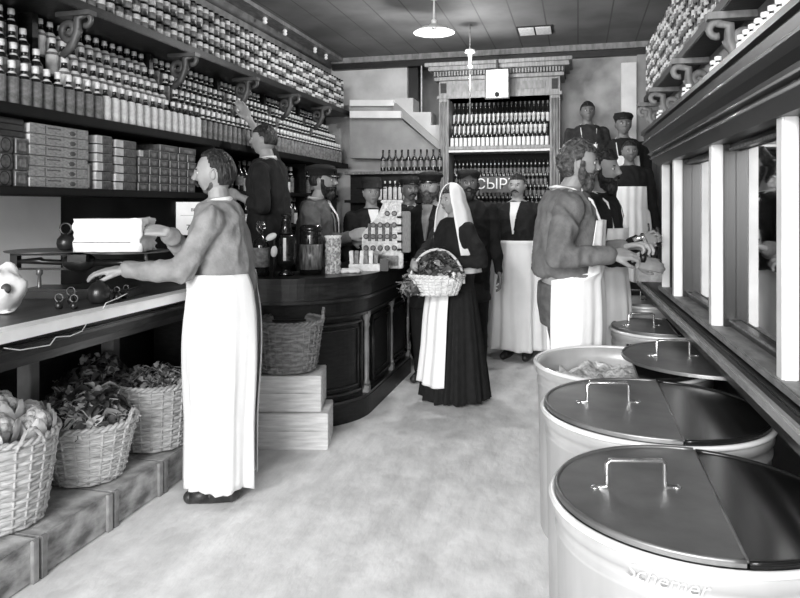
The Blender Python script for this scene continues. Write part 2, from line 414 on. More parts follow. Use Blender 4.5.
# ================================================================ boxes on the box shelf
def small_box(name, lx, ly, lz, kind):
    mb = MB()
    if kind == 'long':
        mb.b2((-lx/2, 0, 0), (lx/2, ly, lz), M_boxg, bev=.002)
        mb.b2((lx/2-.0005, ly*.24, lz*.1), (lx/2+.0012, ly*.25, lz*.9), M_boxd); mb.b2((lx/2, ly*.28, lz*.62), (lx/2+.0012, ly*.5, lz*.75), M_boxd)
        mb.b2((lx/2, ly*.78, lz*.1), (lx/2+.0012, ly*.785, lz*.9), M_boxd); mb.ball((lx/2, ly*.71, lz*.45), (.0015, .022, .012), M_boxd, n=8, k=6)
        mb.b2((-lx/2, -.0012, lz*.1), (lx/2, 0, lz*.9), M_boxl)
    elif kind == 'oval':
        mb.b2((-lx/2, 0, 0), (lx/2, ly, lz), M_boxd, bev=.006)
        mb.tube([(lx/2+.001, ly*.4+ly*.38*math.cos(t), lz*.5+lz*.42*math.sin(t)) for t in [2*PI*i/20 for i in range(20)]], .0018, M_ink, 5, closed=True)
    elif kind == 'lightend':
        mb.b2((-lx/2, 0, 0), (lx/2, ly, lz), M_boxd, bev=.002)
        mb.b2((-lx/2+.002, -.0015, lz*.06), (lx/2, .0, lz*.94), M_boxl); mb.b2((lx/2, 0, lz*.06), (lx/2+.001, ly*.35, lz*.94), M_boxl)
        mb.b2((lx/2, ly*.42, lz*.15), (lx/2+.001, ly*.44, lz*.85), M_labg); mb.b2((lx/2, ly*.1, lz*.9), (lx/2+.001, ly*.96, lz*.97), M_labg)
    else:
        mb.b2((-lx/2, 0, 0), (lx/2, ly, lz), M_boxd, bev=.002)
        mb.b2((lx/2, .002, lz*.05), (lx/2+.001, .008, lz*.95), M_boxl); mb.b2((lx/2, ly*.3, lz*.2), (lx/2+.001, ly*.8, lz*.7), M_labg)
        mb.b2((lx/2, 0, lz*.9), (lx/2+.001, ly, lz*.98), M_labg)
    return mb.mesh(name)
SZ = 1.54
pos_words = ['bottom', 'second from bottom', 'third up', 'fourth up', 'fifth up', 'top']
def stack(px0, px1, n, hh, kind, what, dx=0, jit=.006, nm='carton', lx=.2, topw=None):
    y0 = atX(px0, BX-.03).y; y1 = atX(px1, BX-.03).y
    me = small_box(nm, lx, y1-y0-.004, hh-.002, kind)
    for i in range(n):
        o = bpy.data.objects.new(nm, me); C.objects.link(o)
        o.location = (BX-.03-lx/2+dx+random.uniform(-jit, jit*.5), y0+random.uniform(-jit/2, jit/2)*.5, SZ+hh*i)
        w = 'topmost' if i == n-1 else pos_words[i]
        tag(o, what+', '+w+' in its stack', 'box')
stack(-32, -2, 3, .075, 'oval', 'dark box cut by the left photo edge')
stack(0, 14, 3, .075, 'oval', 'grey oval labelled box left of the long pale boxes')
stack(15, 29, 3, .075, 'plain', 'plain grey box beside the long pale boxes', jit=.004)
for i in range(3):
    y0 = atX(-5, BX-.03).y; y1 = atX(26, BX-.03).y
    o = MB().b2((-.1, 0, 0), (.1, y1-y0, .028), mat('black_box', 30, 48, rough=.5, scale=30), bev=.003).build('flat_box'); o.location = (BX-.14, y0, SZ+.225+.03*i)
    tag(o, 'flat black box on the grey boxes, '+['bottom', 'middle', 'top'][i]+' of three', 'box')
stack(30, 89, 6, .051, 'long', 'long pale printed carton on the box shelf')
o = small_box('upright_box', .16, .035, .14, 'lightend'); u = bpy.data.objects.new('upright_box', o); C.objects.link(u); u.location = (BX-.13, atX(91, BX-.03).y, SZ); tag(u, 'narrow light box standing upright right of the long pale cartons', 'box')
stack(97, 113, 6, .049, 'lightend', 'white ended box, first short column')
stack(116, 137, 6, .0475, 'lightend', 'white ended box, second short column')
cols = [(138.5, 149, 4), (149.5, 159, 5), (159.5, 169, 5), (169.5, 178, 5), (178.5, 187, 5), (187.5, 196, 5)]
cn = ['leftmost', 'second', 'third', 'fourth', 'fifth', 'rightmost']
for i, (a_, b_, n) in enumerate(cols): stack(a_, b_, n, .05, 'dark', 'small dark tied box, '+cn[i]+' dark column')
y0 = atX(140, BX).y; y1 = atX(168, BX).y
for i, (pa, pb, h0, kd) in enumerate([(140, 149, 4, 'lightend'), (159.5, 178, 5, 'plain'), (179, 196, 5, 'dark')]):
    y0 = atX(pa, BX-.03).y; y1 = atX(pb, BX-.03).y; me = small_box('carton', .2, y1-y0, .04, kd)
    u = bpy.data.objects.new('carton', me); C.objects.link(u); u.location = (BX-.13, y0, SZ+.05*h0); tag(u, ['white ended box lying on the lowest dark column', 'wide dark box over the middle dark columns', 'wide dark box lying over the two rightmost dark columns'][i], 'box')

# ================================================================ left counter
ct = thing('long_counter', 'long dark counter with a pale highlighted edge along the left wall', 'counter', (-2.3, 2.3, 0))
M_cttop = mat('counter_top', 46, 70, rough=.4, scale=6, stretch=(4, 1, 1))
MB().b2(loc(ct, -2.78, .6, .975), loc(ct, -2.04, 3.92, 1.005), M_cttop, bev=.004).build('counter_top', ct)
MB().b2(loc(ct, -2.04, .6, .965), loc(ct, -1.95, 3.92, 1.008), mat('edge_highlight', 252, 238, rough=.35, scale=8, stretch=(5, 1, 1)), bev=.005).build('counter_edge', ct)['label'] = 'pale front edge with painted highlight'  # edge colour raised to carry the highlight along the counter
m = MB(); m.b2(loc(ct, -2.10, .6, .88), loc(ct, -2.02, 3.9, .965), M_dark); m.b2(loc(ct, -2.08, .6, .915), loc(ct, -1.995, 3.9, .935), M_darkm, bev=.006); m.b2(loc(ct, -2.14, .6, .835), loc(ct, -2.06, 3.9, .88), M_darkm, bev=.006)
m.build('moulded_frieze', ct)
MB().b2(loc(ct, -2.74, .6, 0), loc(ct, -2.68, 3.9, .96), M_dark).build('back_panel', ct)
for px in (112, 30, 178):
    c0 = atX(px, -2.55)
    MB().b2(loc(ct, -2.6, c0.y-.03, .0), loc(ct, -2.52, c0.y+.03, .84), mat('post_grey', 105, 125, rough=.6, scale=8), bev=.004).build('post', ct)
MB().b2(loc(ct, -2.6, 3.84, 0), loc(ct, -2.1, 3.9, .84), M_dark).build('end_panel', ct)
# string hanging under the frieze
pts = []
for px, py in [(4, 348), (20, 350), (38, 347), (50, 345), (56, 337), (70, 336), (82, 331), (87, 323), (96, 315), (103, 309), (106, 303), (118, 298), (130, 292)]:
    c0 = atX(px, -1.985); pts.append((c0.x, c0.y, EYE-(py-HOR)*((c0.x*-sa+c0.y*ca))/F))
sm = []
for i in range(len(pts)-1):
    for k in range(4): sm.append(Vector(pts[i]).lerp(Vector(pts[i+1]), k/4))
tag(MB().tube(sm, .0022, M_lab, 5).build('string'), 'pale string trailing along the front of the long counter', 'string')

# crates forming the step under the baskets
ys = [1.36, 1.80, 2.241, 2.677, 3.063, 3.46]
cl = ['pale dirty crate at the near left corner of the photo', 'low stained crate under the basket of white vegetables', 'low stained crate between first and second basket', 'low stained crate under the front leafy basket', 'low stained crate beside the shoe of the clerk']
for i in range(5):
    t = thing('crate', cl[i], 'crate', (-2.3, (ys[i]+ys[i+1])/2, 0), 0, 'low crates stepped along the left')
    L_ = (ys[i+1]-ys[i]-.012)/2
    MB().b2((-.27, -L_, .004), (.27, L_, .165), M_crate2, bev=.004).build('crate_body', t)
    for sgn in (-1, 1):
        MB().b2((.268, sgn*L_-.016*(1 if sgn > 0 else -1)-.016, .0), (.285, sgn*L_-.016*(1 if sgn > 0 else -1)+.016, .166), mat('cleat', 165, 110, rough=.8, scale=9), bev=.003).build('cleat', t)

# ================================================================ baskets
def basket(name, label, loc_, R0, R1, H, mt, rz=0, handles=(0, PI), cat='basket', rows=19, stakes=22, hoop=False, sy=1.0, hs=1.0):
    t = thing(name, label, cat, loc_, rz, 'woven baskets')
    n = stakes*6; k = rows*6; vs = []; fs = []
    for j in range(k+1):
        z = H*j/k
        for i in range(n):
            th = 2*PI*i/n; row = int(j/6)
            ph = (1 if row % 2 else -1)
            q = math.sin(th*stakes/2*1.0)*ph
            w = abs(math.sin(PI*(j % 6)/6.0))
            rr = R0+(R1-R0)*(z/H)**.8 + (.0065*q+.002)*w - .0075*(1-w)**2 + .004*noise.noise(Vector((math.cos(th)*4, math.sin(th)*4, z*30)))
            zz = z+.006*noise.noise(Vector((math.cos(th)*3, math.sin(th)*3, row*7.7)))
            vs.append((rr*math.cos(th), rr*math.sin(th)*sy, zz+.004))
    for j in range(k):
        for i in range(n): fs.append((j*n+i, j*n+(i+1) % n, (j+1)*n+(i+1) % n, (j+1)*n+i))
    b = MB(); b.add(vs, fs, mt, True)
    # inner wall and floor
    b.lathe([(.001, .012), (R0*.93, .012), (R1*.94, H)], mt, n=32, close=False, sy=sy)
    for i in range(stakes):
        th = 2*PI*(i+.5)/stakes
        b.tube([((R0+(R1-R0)*q**.8-.001)*math.cos(th), (R0+(R1-R0)*q**.8-.001)*math.sin(th)*sy, H*q+.004) for q in (0.02, .25, .5, .75, 1)], .0055, mt, 5)
    b.build('woven_body', t, fix=False)
    r = MB()
    for ph in (0, PI):
        r.tube([((R1+.006*math.cos(40*th/2+ph))*math.cos(th), (R1+.006*math.cos(40*th/2+ph))*math.sin(th)*sy, H+.006+.008*math.sin(40*th/2+ph)) for th in [2*PI*i/160 for i in range(160)]], .0085, mt, 6, closed=True)
    r.build('braided_rim', t)
    if hoop:
        h = MB(); h.tube([(R1*math.cos(a), .0, H-.05+hs*math.sin(a)) for a in [PI*i/24 for i in range(25)]], .0075, mt, 7, flat=1.3); h.build('handle', t)
    else:
        for a in handles:
            h = MB()
            for ph in (0, 2.1, 4.2):
                h.tube([((R1+.004+.005*math.cos(q*9+ph))*math.cos(a+(q-.5)*.52), (R1+.004+.005*math.cos(q*9+ph))*math.sin(a+(q-.5)*.52)*sy, H-.02+.075*hs*math.sin(PI*q)+.004*math.sin(q*9+ph)) for q in [i/14 for i in range(15)]], .006, mt, 5)
            h.build('handle', t)
    return t
B1 = W(-3, 2.80, .168); B2 = W(88, 3.27, .168); B3 = W(155, 3.72, .168)
basket('wicker_basket', 'pale wicker basket heaped with white cauliflowers at the left edge', B1, .17, .225, .36, M_wick, rz=.5, handles=(-.75, 2.4))
basket('wicker_basket', 'pale wicker basket overflowing with dark leafy greens, middle of the three', B2, .15, .215, .27, M_wick, rz=.4, handles=(-.2, 2.9))
basket('wicker_basket', 'tall pale wicker basket beside the clerk, farthest of the left three', B3, .165, .205, .335, M_wick, rz=.2, handles=(-.1, 3.0))
CB = W(288, 4.28, .437)
basket('wicker_basket', 'empty brown wicker basket standing on two pale crates', CB, .17, .215, .30, M_wickd, rz=A, handles=(0.05, 3.1), rows=12, stakes=30, hs=1.3)

def leaves(name, c, rx, ry, h, n, mats, size, label, cat, stem=.35, seed=1, droop=0):
    rnd = random.Random(seed); mb = MB()
    for i in range(n):
        a = rnd.uniform(0, 2*PI); q = rnd.random()**.5
        x, y = rx*q*math.cos(a), ry*q*math.sin(a); z = h*(1-q*q)*rnd.uniform(.25, 1)
        if rnd.random() < droop: x, y = rx*1.05*math.cos(a), ry*1.05*math.sin(a); z = -rnd.uniform(0, h*.6)
        M = TRS((x, y, z), rnd.uniform(-1.1, 1.1), rnd.uniform(-1.1, 1.1), rnd.uniform(0, 6.3)); L_ = size*rnd.uniform(.6, 1.4); w = L_*.28; m = rnd.choice(mats)
        if rnd.random() < stem: mb.tube([(0, -L_*.8, 0), (L_*.1, 0, L_*.15), (0, L_, 0)], [.003, .0026, .0018], m, 5, M)
        else:
            vs = []; K = 5
            for k in range(K+1):
                t = k/K; ww = w*math.sin(PI*min(1, t*.9+.08))*(1+.25*math.sin(k*2.1+i)); zz = L_*.25*math.sin(t*PI)
                vs += [(-ww, L_*(t-.3), zz+ww*.4), (0, L_*(t-.3), zz), (ww, L_*(t-.3), zz+ww*.4)]
            fs = []
            for k in range(K): fs += [(3*k, 3*k+1, 3*k+4, 3*k+3), (3*k+1, 3*k+2, 3*k+5, 3*k+4)]
            mb.add(vs, fs, m, True, M)
    mb.ball((0, 0, -.02), (rx*.8, ry*.8, h*.5), M_leafd)
    o = mb.build(name, None, c, fix=False); tag(o, label, cat, kind='stuff'); return o
leaves('leafy_greens', B2+Vector((-.04, 0, .27)), .22, .22, .15, 420, [M_leafd, M_leafd, M_leafm, M_leafl], .075, 'dark leafy greens and stalks heaped over the middle basket', 'vegetables', seed=3, droop=.05)
leaves('leafy_greens', W(118, 3.66, .47)+Vector((-.12, 0, .02)), .2, .2, .16, 300, [M_leafd, M_leafd, M_leafd, M_leafm], .06, 'dark bunched greens piled behind the middle basket', 'vegetables', seed=5)
MB_ = MB().b2((-.2, -.2, 0), (.15, .2, .3), M_dark, bev=.02).build('dark_box', None, W(118, 3.66, .167)+Vector((-.2, .02, 0))); tag(MB_, 'dark box under the bunched greens behind the wicker baskets', 'box')
leaves('dried_herbs', B3+Vector((0, 0, .335)), .17, .17, .09, 260, [M_leafd, M_leafm, M_leafm], .045, 'small curly greens filling the basket beside the clerk', 'vegetables', stem=.6, seed=8)
def cauliflower(c, r, lab, seed):
    rnd = random.Random(seed); t = thing('cauliflower', lab, 'vegetable', c, 0, 'cauliflowers in the left basket'); m = MB()
    for i in range(46):
        v = Vector((rnd.gauss(0, 1), rnd.gauss(0, 1), abs(rnd.gauss(0, 1))+.2)).normalized()*r*.78
        m.ball(v, r*rnd.uniform(.2, .34), M_cauli, n=9, k=6)
    m.ball((0, 0, 0), r*.8, M_cauli); m.build('curd', t)
    l = MB()
    for i in range(6):
        a = i*PI/3+rnd.random(); vs = []
        for k in range(6):
            q = k/5; rr = r*(.7+.42*math.sin(q*2)); z = r*(-.8+1.5*q); w = r*.5*math.sin(PI*min(1, q*.8+.15))
            p = Vector((rr*math.cos(a), rr*math.sin(a), z)); tt = Vector((-math.sin(a), math.cos(a), 0)); vs += [p-tt*w, p+tt*.0+Vector((math.cos(a), math.sin(a), 0))*.012, p+tt*w]
        fs = []
        for k in range(5): fs += [(3*k, 3*k+1, 3*k+4, 3*k+3), (3*k+1, 3*k+2, 3*k+5, 3*k+4)]
        l.add(vs, fs, M_leafl, True)
    l.build('leaf', t)
for i, (dx, dy, dz, r, w) in enumerate([(.07, -.10, .39, .085, 'nearest the camera'), (.12, .05, .38, .075, 'beside the right handle'), (-.02, .02, .43, .09, 'highest of the heap'), (-.1, -.1, .38, .08, 'cut by the photo edge'), (.02, .13, .38, .075, 'at the back of the heap')]):
    cauliflower(B1+Vector((dx, dy, dz)), r, 'white cauliflower in the left edge basket, '+w, i)

# ================================================================ counter things: scale, weights, parcel
def weight(label, p, r, squat=1.0, ring=.55):
    t = thing('iron_weight', label, 'weight', p, A, 'iron weights on the left counter')
    MB().lathe([(r*.62, 0), (r*.9, r*.25*squat), (r, r*.8*squat), (r*.93, r*1.25*squat), (r*.6, r*1.7*squat), (r*.25, r*1.85*squat), (r*.22, r*2.0*squat)], M_iron, n=20).build('weight_body', t)
    if ring: MB().tube([(r*ring*math.cos(a), 0, r*1.95*squat+r*ring*(.85+math.sin(a))) for a in [2*PI*i/18 for i in range(18)]], r*.14, M_ironm if r < .04 else M_iron, 7, closed=True).build('ring_handle', t)
    return t
CTZ = 1.006
def onc(px, d): return W(px, d, CTZ)
weight('large round iron weight under the left hand of the clerk', onc(99, 3.16), .052, ring=None)
weight('small iron weight with open ring, leftmost of the trio', W(59, 2.98, CTZ), .017, ring=1.0)
weight('small iron weight with ring, rear of the trio', W(71, 3.16, CTZ), .019, ring=1.0)
weight('small iron weight with ring, front right of the trio', W(74, 2.98, CTZ), .016, ring=1.0)
weight('small pale iron weight just right of the large round one', W(117, 3.24, CTZ), .021, ring=.6)
weight('small dark iron weight beside the pale one, toward the apron', W(126, 3.34, CTZ), .02, ring=.6)
sc = thing('counter_scale', 'black beam scale with two flat trays behind the weights', 'scale', W(75, 3.4, CTZ), A)
MB().b2((-.22, -.1, 0), (.30, .12, .045), M_iron, bev=.01).build('base', sc)
f = MB()
zb = .215
f.b2((-.31, -.02, zb-.014), (.0, .0, zb-.002), M_iron); f.b2((-.31, -.02, zb-.085), (.0, .0, zb-.075), M_iron); f.b2((-.31, -.02, zb-.085), (-.275, .02, zb), M_iron); f.b2((-.05, -.02, zb-.085), (.0, .02, zb), M_iron)
f.tube([(-.3, -.01, zb-.045), (-.16, -.01, zb-.04), (-.15, -.01, zb-.045), (0, -.01, zb-.05)], [.008, .018, .014, .012], M_iron, 8)
f.build('beam_frame', sc)
MB().lathe([(.03, 0), (.012, .01), (.008, .1), (.016, .11), (.016, .13), (.008, .14)], M_ironm, (-.17, -.01, 0), n=10).build('stand', sc)
g = MB(); g.ball((.02, 0, zb-.045), (.085, .05, .05), M_iron); g.tube([(.1, 0, zb-.05), (.35, 0, zb-.05)], .018, M_iron, 8); g.tube([(.35, 0, zb-.05), (.35, 0, zb)], .01, M_ironm); g.b2((.0, -.08, zb-.04), (.09, -.05, zb-.005), M_iron); g.build('mechanism', sc)
MB().lathe([(.01, zb), (.15, zb), (.2, zb+.006), (.205, zb+.012), (.2, zb+.012), (.15, zb+.005), (.01, zb+.005)], M_ironm, (-.12, 0, 0), n=32).build('weight_tray', sc)
MB().lathe([(.01, zb), (.15, zb), (.2, zb+.004), (.205, zb+.008), (.2, zb+.008), (.15, zb+.004), (.01, zb+.004)], M_ironm, (.26, 0, 0), n=32).build('goods_tray', sc)
wt = weight('iron weight with ring handle standing on the scale tray', W(66, 3.4, CTZ+zb+.0125), .044, .95, .62)
pk = thing('paper_parcel', 'white paper parcel on the scale under the hand of the clerk', 'parcel', W(116, 3.38, CTZ+zb+.0095), A)
m = MB(); bm = bmesh.new(); bmesh.ops.create_cube(bm, size=1); bmesh.ops.subdivide_edges(bm, edges=bm.edges[:], cuts=9, use_grid_fill=True)
for v in bm.verts:
    n_ = noise.noise(v.co*6)*.012; v.co = Vector((v.co.x*.325+n_, v.co.y*.2+n_, (v.co.z+.5)*.158)); 
    if v.co.x > .12: v.co.z += noise.noise(v.co*40)*.014; v.co.x += noise.noise(v.co*30)*.02
    v.co.z = max(0, v.co.z)
m.bm(bm, M_paper, True); bm.free(); m.build('wrapped_block', pk)
MB().b2((-.16, -.108, .045), (.11, -.103, .049), M_labg).build('paper_fold', pk)
# crumpled white wrapped bundle on the left end of the counter
t = thing('crumpled_bundle', 'crumpled white wrapped bundle at the left end of the counter', 'bundle', W(2, 2.84, CTZ), 0)
m = MB(); m.ball((0, 0, .1), (.085, .085, .1), M_paper, n=26, k=18)
for v in m.v: v += v.normalized()*(noise.noise(v*18)*.05); v.z = max(v.z, 0)
m.build('wrapping', t); MB().ball((.062, -.045, .11), (.022, .02, .022), M_leafd).build('dark_knot', t)
# calendar card behind the clerk
sg = thing('wall_card', 'white card calendar on the dark wall behind the shoulder of the clerk', 'card', (0, 0, 0))
pa = P(176, 202, 4.35); pb_ = P(214, 235, 4.35)
sg.location = (pa+pb_)/2; sg.rotation_euler = (0, 0, A)
w_, h_ = (pb_-pa).xy.length, pa.z-pb_.z
MB().b2((-w_/2, 0, -h_/2), (w_/2, .006, h_/2), M_paper).build('card', sg)
m = MB(); add_mesh(m, text_mesh('BERTY', .028, .0008), M_ink, TRS((w_*.06, -.002, h_*.26), PI/2)); m.b2((-w_*.38, -.002, h_*.09), (w_*.05, 0, h_*.1), M_labg)
add_mesh(m, text_mesh('7', .05, .0008), M_ink, TRS((-w_*.18, -.002, -h_*.28), PI/2)); m.build('print', sg)
#@@CENTER
# ================================================================ round counter
rc = thing('round_counter', 'dark panelled counter with a rounded corner and moulded top, centre of shop', 'counter', (-1.8, 5, 0))
CH = .99
def upath(off, bx=.0, n=22, yb_=0.0):
    # outer path: from left wall along the front, round the corner, back along the right side
    cx, cy, rx, ry = -2.05, 4.65, .70-off, .68-off-yb_
    pts = [(-2.76, cy-ry)]
    for i in range(n+1):
        t = -PI/2+PI/2*i/n; pts.append((cx+rx*math.cos(t), cy+ry*math.sin(t)))
    pts.append((cx+rx, 5.25)); pts.append((cx+rx, 5.88-off*.5)); return pts
def band(o0, o1, z0, z1, m, name, yb0=0, yb1=0):
    a_ = upath(o0, yb_=yb0); b_ = upath(o1, yb_=yb1); n = len(a_); mb = MB(); vs = []
    for (x, y) in a_: vs += [loc(rc, x, y, z0), loc(rc, x, y, z1)]
    for (x, y) in b_: vs += [loc(rc, x, y, z0), loc(rc, x, y, z1)]
    fs = []
    for i in range(n-1):
        a, b, c, d = 2*i, 2*i+2, 2*n+2*i, 2*n+2*i+2
        fs += [(a, b, b+1, a+1), (c+1, d+1, d, c), (a+1, b+1, d+1, c+1), (b, a, c, d)]
    fs += [(0, 1, 2*n+1, 2*n), (2*n-2, 4*n-2, 4*n-1, 2*n-1)]
    mb.add(vs, fs, m, False); return mb.build(name, rc)
band(0, .52, CH-.035, CH, M_black, 'counter_top')
band(.025, .1, CH-.055, CH-.035, M_darkm, 'top_moulding')
band(.045, .1, CH-.15, CH-.055, M_darkm, 'frieze')
band(.03, .1, CH-.17, CH-.15, M_darkm, 'frieze_bead')
band(.07, .1, CH-.27, CH-.17, M_dark, 'lower_frieze', .04, .04)
band(.06, .1, CH-.285, CH-.27, M_darkm, 'frieze_bead', .04, .04)
band(.1, .5, .0, CH-.035, M_dark, 'counter_body', .06, -.0)
band(.06, .11, 0, .13, M_dark, 'plinth', .05, .05)
band(.065, .11, .13, .15, M_darkm, 'plinth_bead', .05, .05)
def on_body(s, off=.095, yb0=.06):
    p = upath(off, yb_=yb0); return p
# panel mouldings on the curved front
bp = upath(.092, yb_=.06, n=44)
def frame(i0, i1, z0, z1, ins=.012):
    lo = [Vector(loc(rc, bp[i][0], bp[i][1], z0)) for i in range(i0, i1+1)]; hi = [Vector(loc(rc, bp[i][0], bp[i][1], z1)) for i in range(i0, i1+1)]
    m = MB(); m.tube(lo+hi[::-1], ins, M_darkm, 6, closed=True)
    m.build('panel_moulding', rc)
frame(12, 40, .19, .66); frame(14, 38, .23, .62, .006)
m = MB(); 
for (y0, y1) in ((4.78, 5.25), (5.32, 5.8)):
    x = -1.35-.092
    for ins, q in ((.012, 0), (.006, .045)):
        m.tube([loc(rc, x, y0+q, .19+q), loc(rc, x, y1-q, .19+q), loc(rc, x, y1-q, .66-q), loc(rc, x, y0+q, .66-q)], ins, M_darkm, 6, closed=True)
m.build('side_moulding', rc)
for (x, y) in ((-1.435, 4.62), (-1.44, 5.285), (-1.44, 5.83)):
    m = MB(); m.b2(loc(rc, x-.03, y-.03, .15), loc(rc, x+.025, y+.03, .2), M_midwood, bev=.004)
    m.lathe([(.024, .2), (.028, .22), (.017, .24), (.02, .45), (.017, .6), (.026, .62), (.018, .64), (.03, .68), (.034, .72)], mat('pilaster_wood', 92, 130, rough=.4, scale=9), loc(rc, x, y, 0), n=14)
    m.build('pilaster', rc)
# objects on the round counter
def D(px, d, z=CH): return W(px, d, z)
g1 = thing('apothecary_bottle', 'glass stoppered bottle with large pale label beside the clerk', 'bottle', D(261, 4.55), A)
MB().lathe([(.05, 0), (.056, .01), (.056, .2), (.045, .235), (.018, .25), (.016, .275)], M_gjar, n=24).build('bottle_body', g1)
MB().lathe([(.0565, .06), (.0575, .062), (.0575, .185), (.0565, .187)], M_labg, n=24, close=False).build('paper_label', g1)
MB().lathe([(.014, .27), (.014, .285), (.03, .3), (.034, .325), (.026, .34), (.034, .35), (.02, .36)], M_glass, n=16).build('glass_stopper', g1)
g2 = thing('glass_urn', 'tall lidded glass jar on a foot, left of the wide jar', 'jar', D(286, 4.6), A)
MB().lathe([(.05, 0), (.055, .008), (.025, .03), (.03, .045), (.062, .07), (.07, .1), (.07, .24), (.055, .265), (.04, .275)], M_gjar, n=28).build('jar_body', g2)
MB().lathe([(.045, .275), (.048, .28), (.035, .33), (.03, .36), (.02, .385), (.034, .395), (.03, .405), (.01, .41)], M_gjar, n=20).build('lid', g2)
m = MB(); m.b2((-.006, -.072, .1), (.012, -.069, .25), M_cap); m.build('label_strip', g2)
g3 = thing('glass_jar', 'wide cylindrical glass jar left of the foil covered tin', 'jar', D(311, 4.72), A)
MB().lathe([(.07, 0), (.078, .006), (.078, .26), (.074, .275), (.078, .28), (.078, .3)], M_gjar, n=28).build('jar_body', g3)
MB().lathe([(.079, .3), (.08, .305), (.07, .33), (.03, .335)], M_gjar, n=28).build('lid', g3)
MB().lathe([(.0785, .03), (.0792, .03), (.0792, .2), (.0785, .2)], mat('jar_glint', 150, 60, rough=.3, scale=60, stretch=(1, 1, .2)), n=28, close=False).build('glint_band', g3)  # pale streaks painted round the jar as a glint on the glass
g4 = thing('foil_tin', 'crinkled silver foil cylinder on the counter, right of the glass jars', 'tin', D(333, 4.72), A)
m = MB(); n_ = 30; vs = []; fs = []
for j in range(17):
    for i in range(n_):
        th = 2*PI*i/n_; r = .051+.005*random.uniform(-1, 1); vs.append((r*math.cos(th), r*math.sin(th), .245*j/16))
for j in range(16):
    for i in range(n_): fs.append((j*n_+i, j*n_+(i+1) % n_, (j+1)*n_+(i+1) % n_, (j+1)*n_+i))
fs += [tuple(range(n_))[::-1], tuple(16*n_+i for i in range(n_))]
m.add(vs, fs, mat('silver_foil', 235, 150, rough=.3, metal=.3, scale=60, bump=.5, contrast=(.4, .6)), False); m.build('foil_wrap', g4)
for i in range(14):
    a = 2*PI*i/14; r_ = MB().b2((-.01, -.002, 0), (.01, .002, .018), M_cap, TRS((.05*math.cos(a), .05*math.sin(a), .24), .3, 0, a+PI/2)); r_.build('foil_frill', g4)
g5 = thing('white_ladle', 'two white scoops leaning between the bottle and the urn', 'scoop', D(274, 4.48), A)
for (x, z, ry) in ((-.018, .26, 1.1), (.0, .165, .1)):
    m = MB(); m.ball((0, 0, 0), (.022, .015, .038), M_cap, TRS((x, 0, z), 0, ry)); m.build('scoop_bowl', g5)
MB().tube([(0, 0, 0), (.0, 0, .26)], .006, M_iron, 6).build('handle', g5)
g6 = thing('white_cloth', 'folded white cloth on the counter rim before the packets', 'cloth', W(351, 4.75, CH), A)
m = MB(); m.ball((0, 0, .012), (.075, .05, .02), M_paper, n=24, k=10)
for v in m.v: v.z = max(0, v.z+.012*noise.noise(v*40))
m.build('cloth', g6)
g7 = thing('packet_box', 'open pale tray on the counter in front of the cash register', 'tray', D(366, 4.92), A)
MB().b2((-.12, -.05, 0), (.1, .05, .05), M_lab, bev=.003).build('box_body', g7)
MB().b2((.1, -.055, 0), (.16, .05, .085), M_black, bev=.003).build('black_end', g7)
for i in range(6):
    o = MB().b2((-.014, -.035, 0), (.014, .035, .09), M_labg if i % 2 else M_lab, bev=.003).build('upright_packet'); o.location = g7.location+Vector((math.cos(A)*(-.1+.034*i), math.sin(A)*(-.1+.034*i), .051)); o.rotation_euler = (0, .06*(i % 3-1), A)
    tag(o, 'pale packet standing upright in the tray, '+['leftmost', 'second', 'third', 'fourth', 'fifth', 'rightmost'][i]+' of six', 'packet', 'packets in the tray')

# cash register
cr_ = thing('cash_register', 'ornate silver cash register with rows of round keys', 'cash register', D(384, 5.22), A)
M_reg = mat('register_plate', 192, 165, rough=.35, metal=.3, scale=40, bump=.4, bscale=70, contrast=(.35, .65))
M_regs = mat('register_side', 120, 80, rough=.4, scale=30, stretch=(14, 14, 1))
MB().b2((-.17, -.14, 0), (.145, .16, .115), M_reg, bev=.006).build('drawer', cr_)
MB().b2((-.13, -.146, .02), (.11, -.139, .095), M_labg, bev=.004).build('drawer_front', cr_)
m = MB(); m.prism([(-.16, .115), (.13, .115), (.13, .49), (.0, .49), (-.04, .40), (-.09, .33), (-.13, .29), (-.16, .25)], -.12, .12, M_reg); m.build('key_housing', cr_)
MB().b2((.13, -.1, .115), (.2, .12, .42), M_regs, bev=.006).build('side_case', cr_)
MB().b2((-.02, -.125, .48), (.145, .125, .505), M_reg, bev=.006).build('crest', cr_)
for r_ in range(4):
    z = .15+.085*r_
    for i in range(5):
        x = -.13+.052*i
        if (x < -.09 and z > .24) or (x < -.02 and z > .38): continue
        m = MB(); m.lathe([(.020, 0), (.020, .012), (.015, .014)], M_boxd, n=12, M=TRS((x, -.12, z), PI/2)); m.lathe([(.013, .012), (.013, .017)], M_labg, n=8, M=TRS((x, -.12, z), PI/2)); m.build('key', cr_)
for i in range(4):
    m = MB(); m.b2((-.012+0, -.123, 0), (.012, -.12, .13), M_boxd, TRS((-.104+.052*i, 0, .2))); m.build('key_slot', cr_)
for i in range(5): MB().b2((.1, -.135, .13+.06*i), (.135, -.12, .145+.06*i), M_ink).build('catch', cr_)

# crates with the brown basket
def plank_crate(p, w, dpt, h, label):
    t = thing('wooden_crate', label, 'crate', p, A, 'pale crates by the round counter')
    MB().b2((-w, 0, 0), (0, dpt, h), M_crate, bev=.004).build('crate_body', t)
    MB().b2((-w, -.004, h*.52), (0, .0, h*.53), M_crate2).build('plank_seam', t)
    return t
plank_crate(W(328, 4.10), .62, .31, .215, 'pale wooden crate on the floor under the other one')
plank_crate(W(321, 4.13, .217), .58, .30, .215, 'pale wooden crate that carries the brown basket')

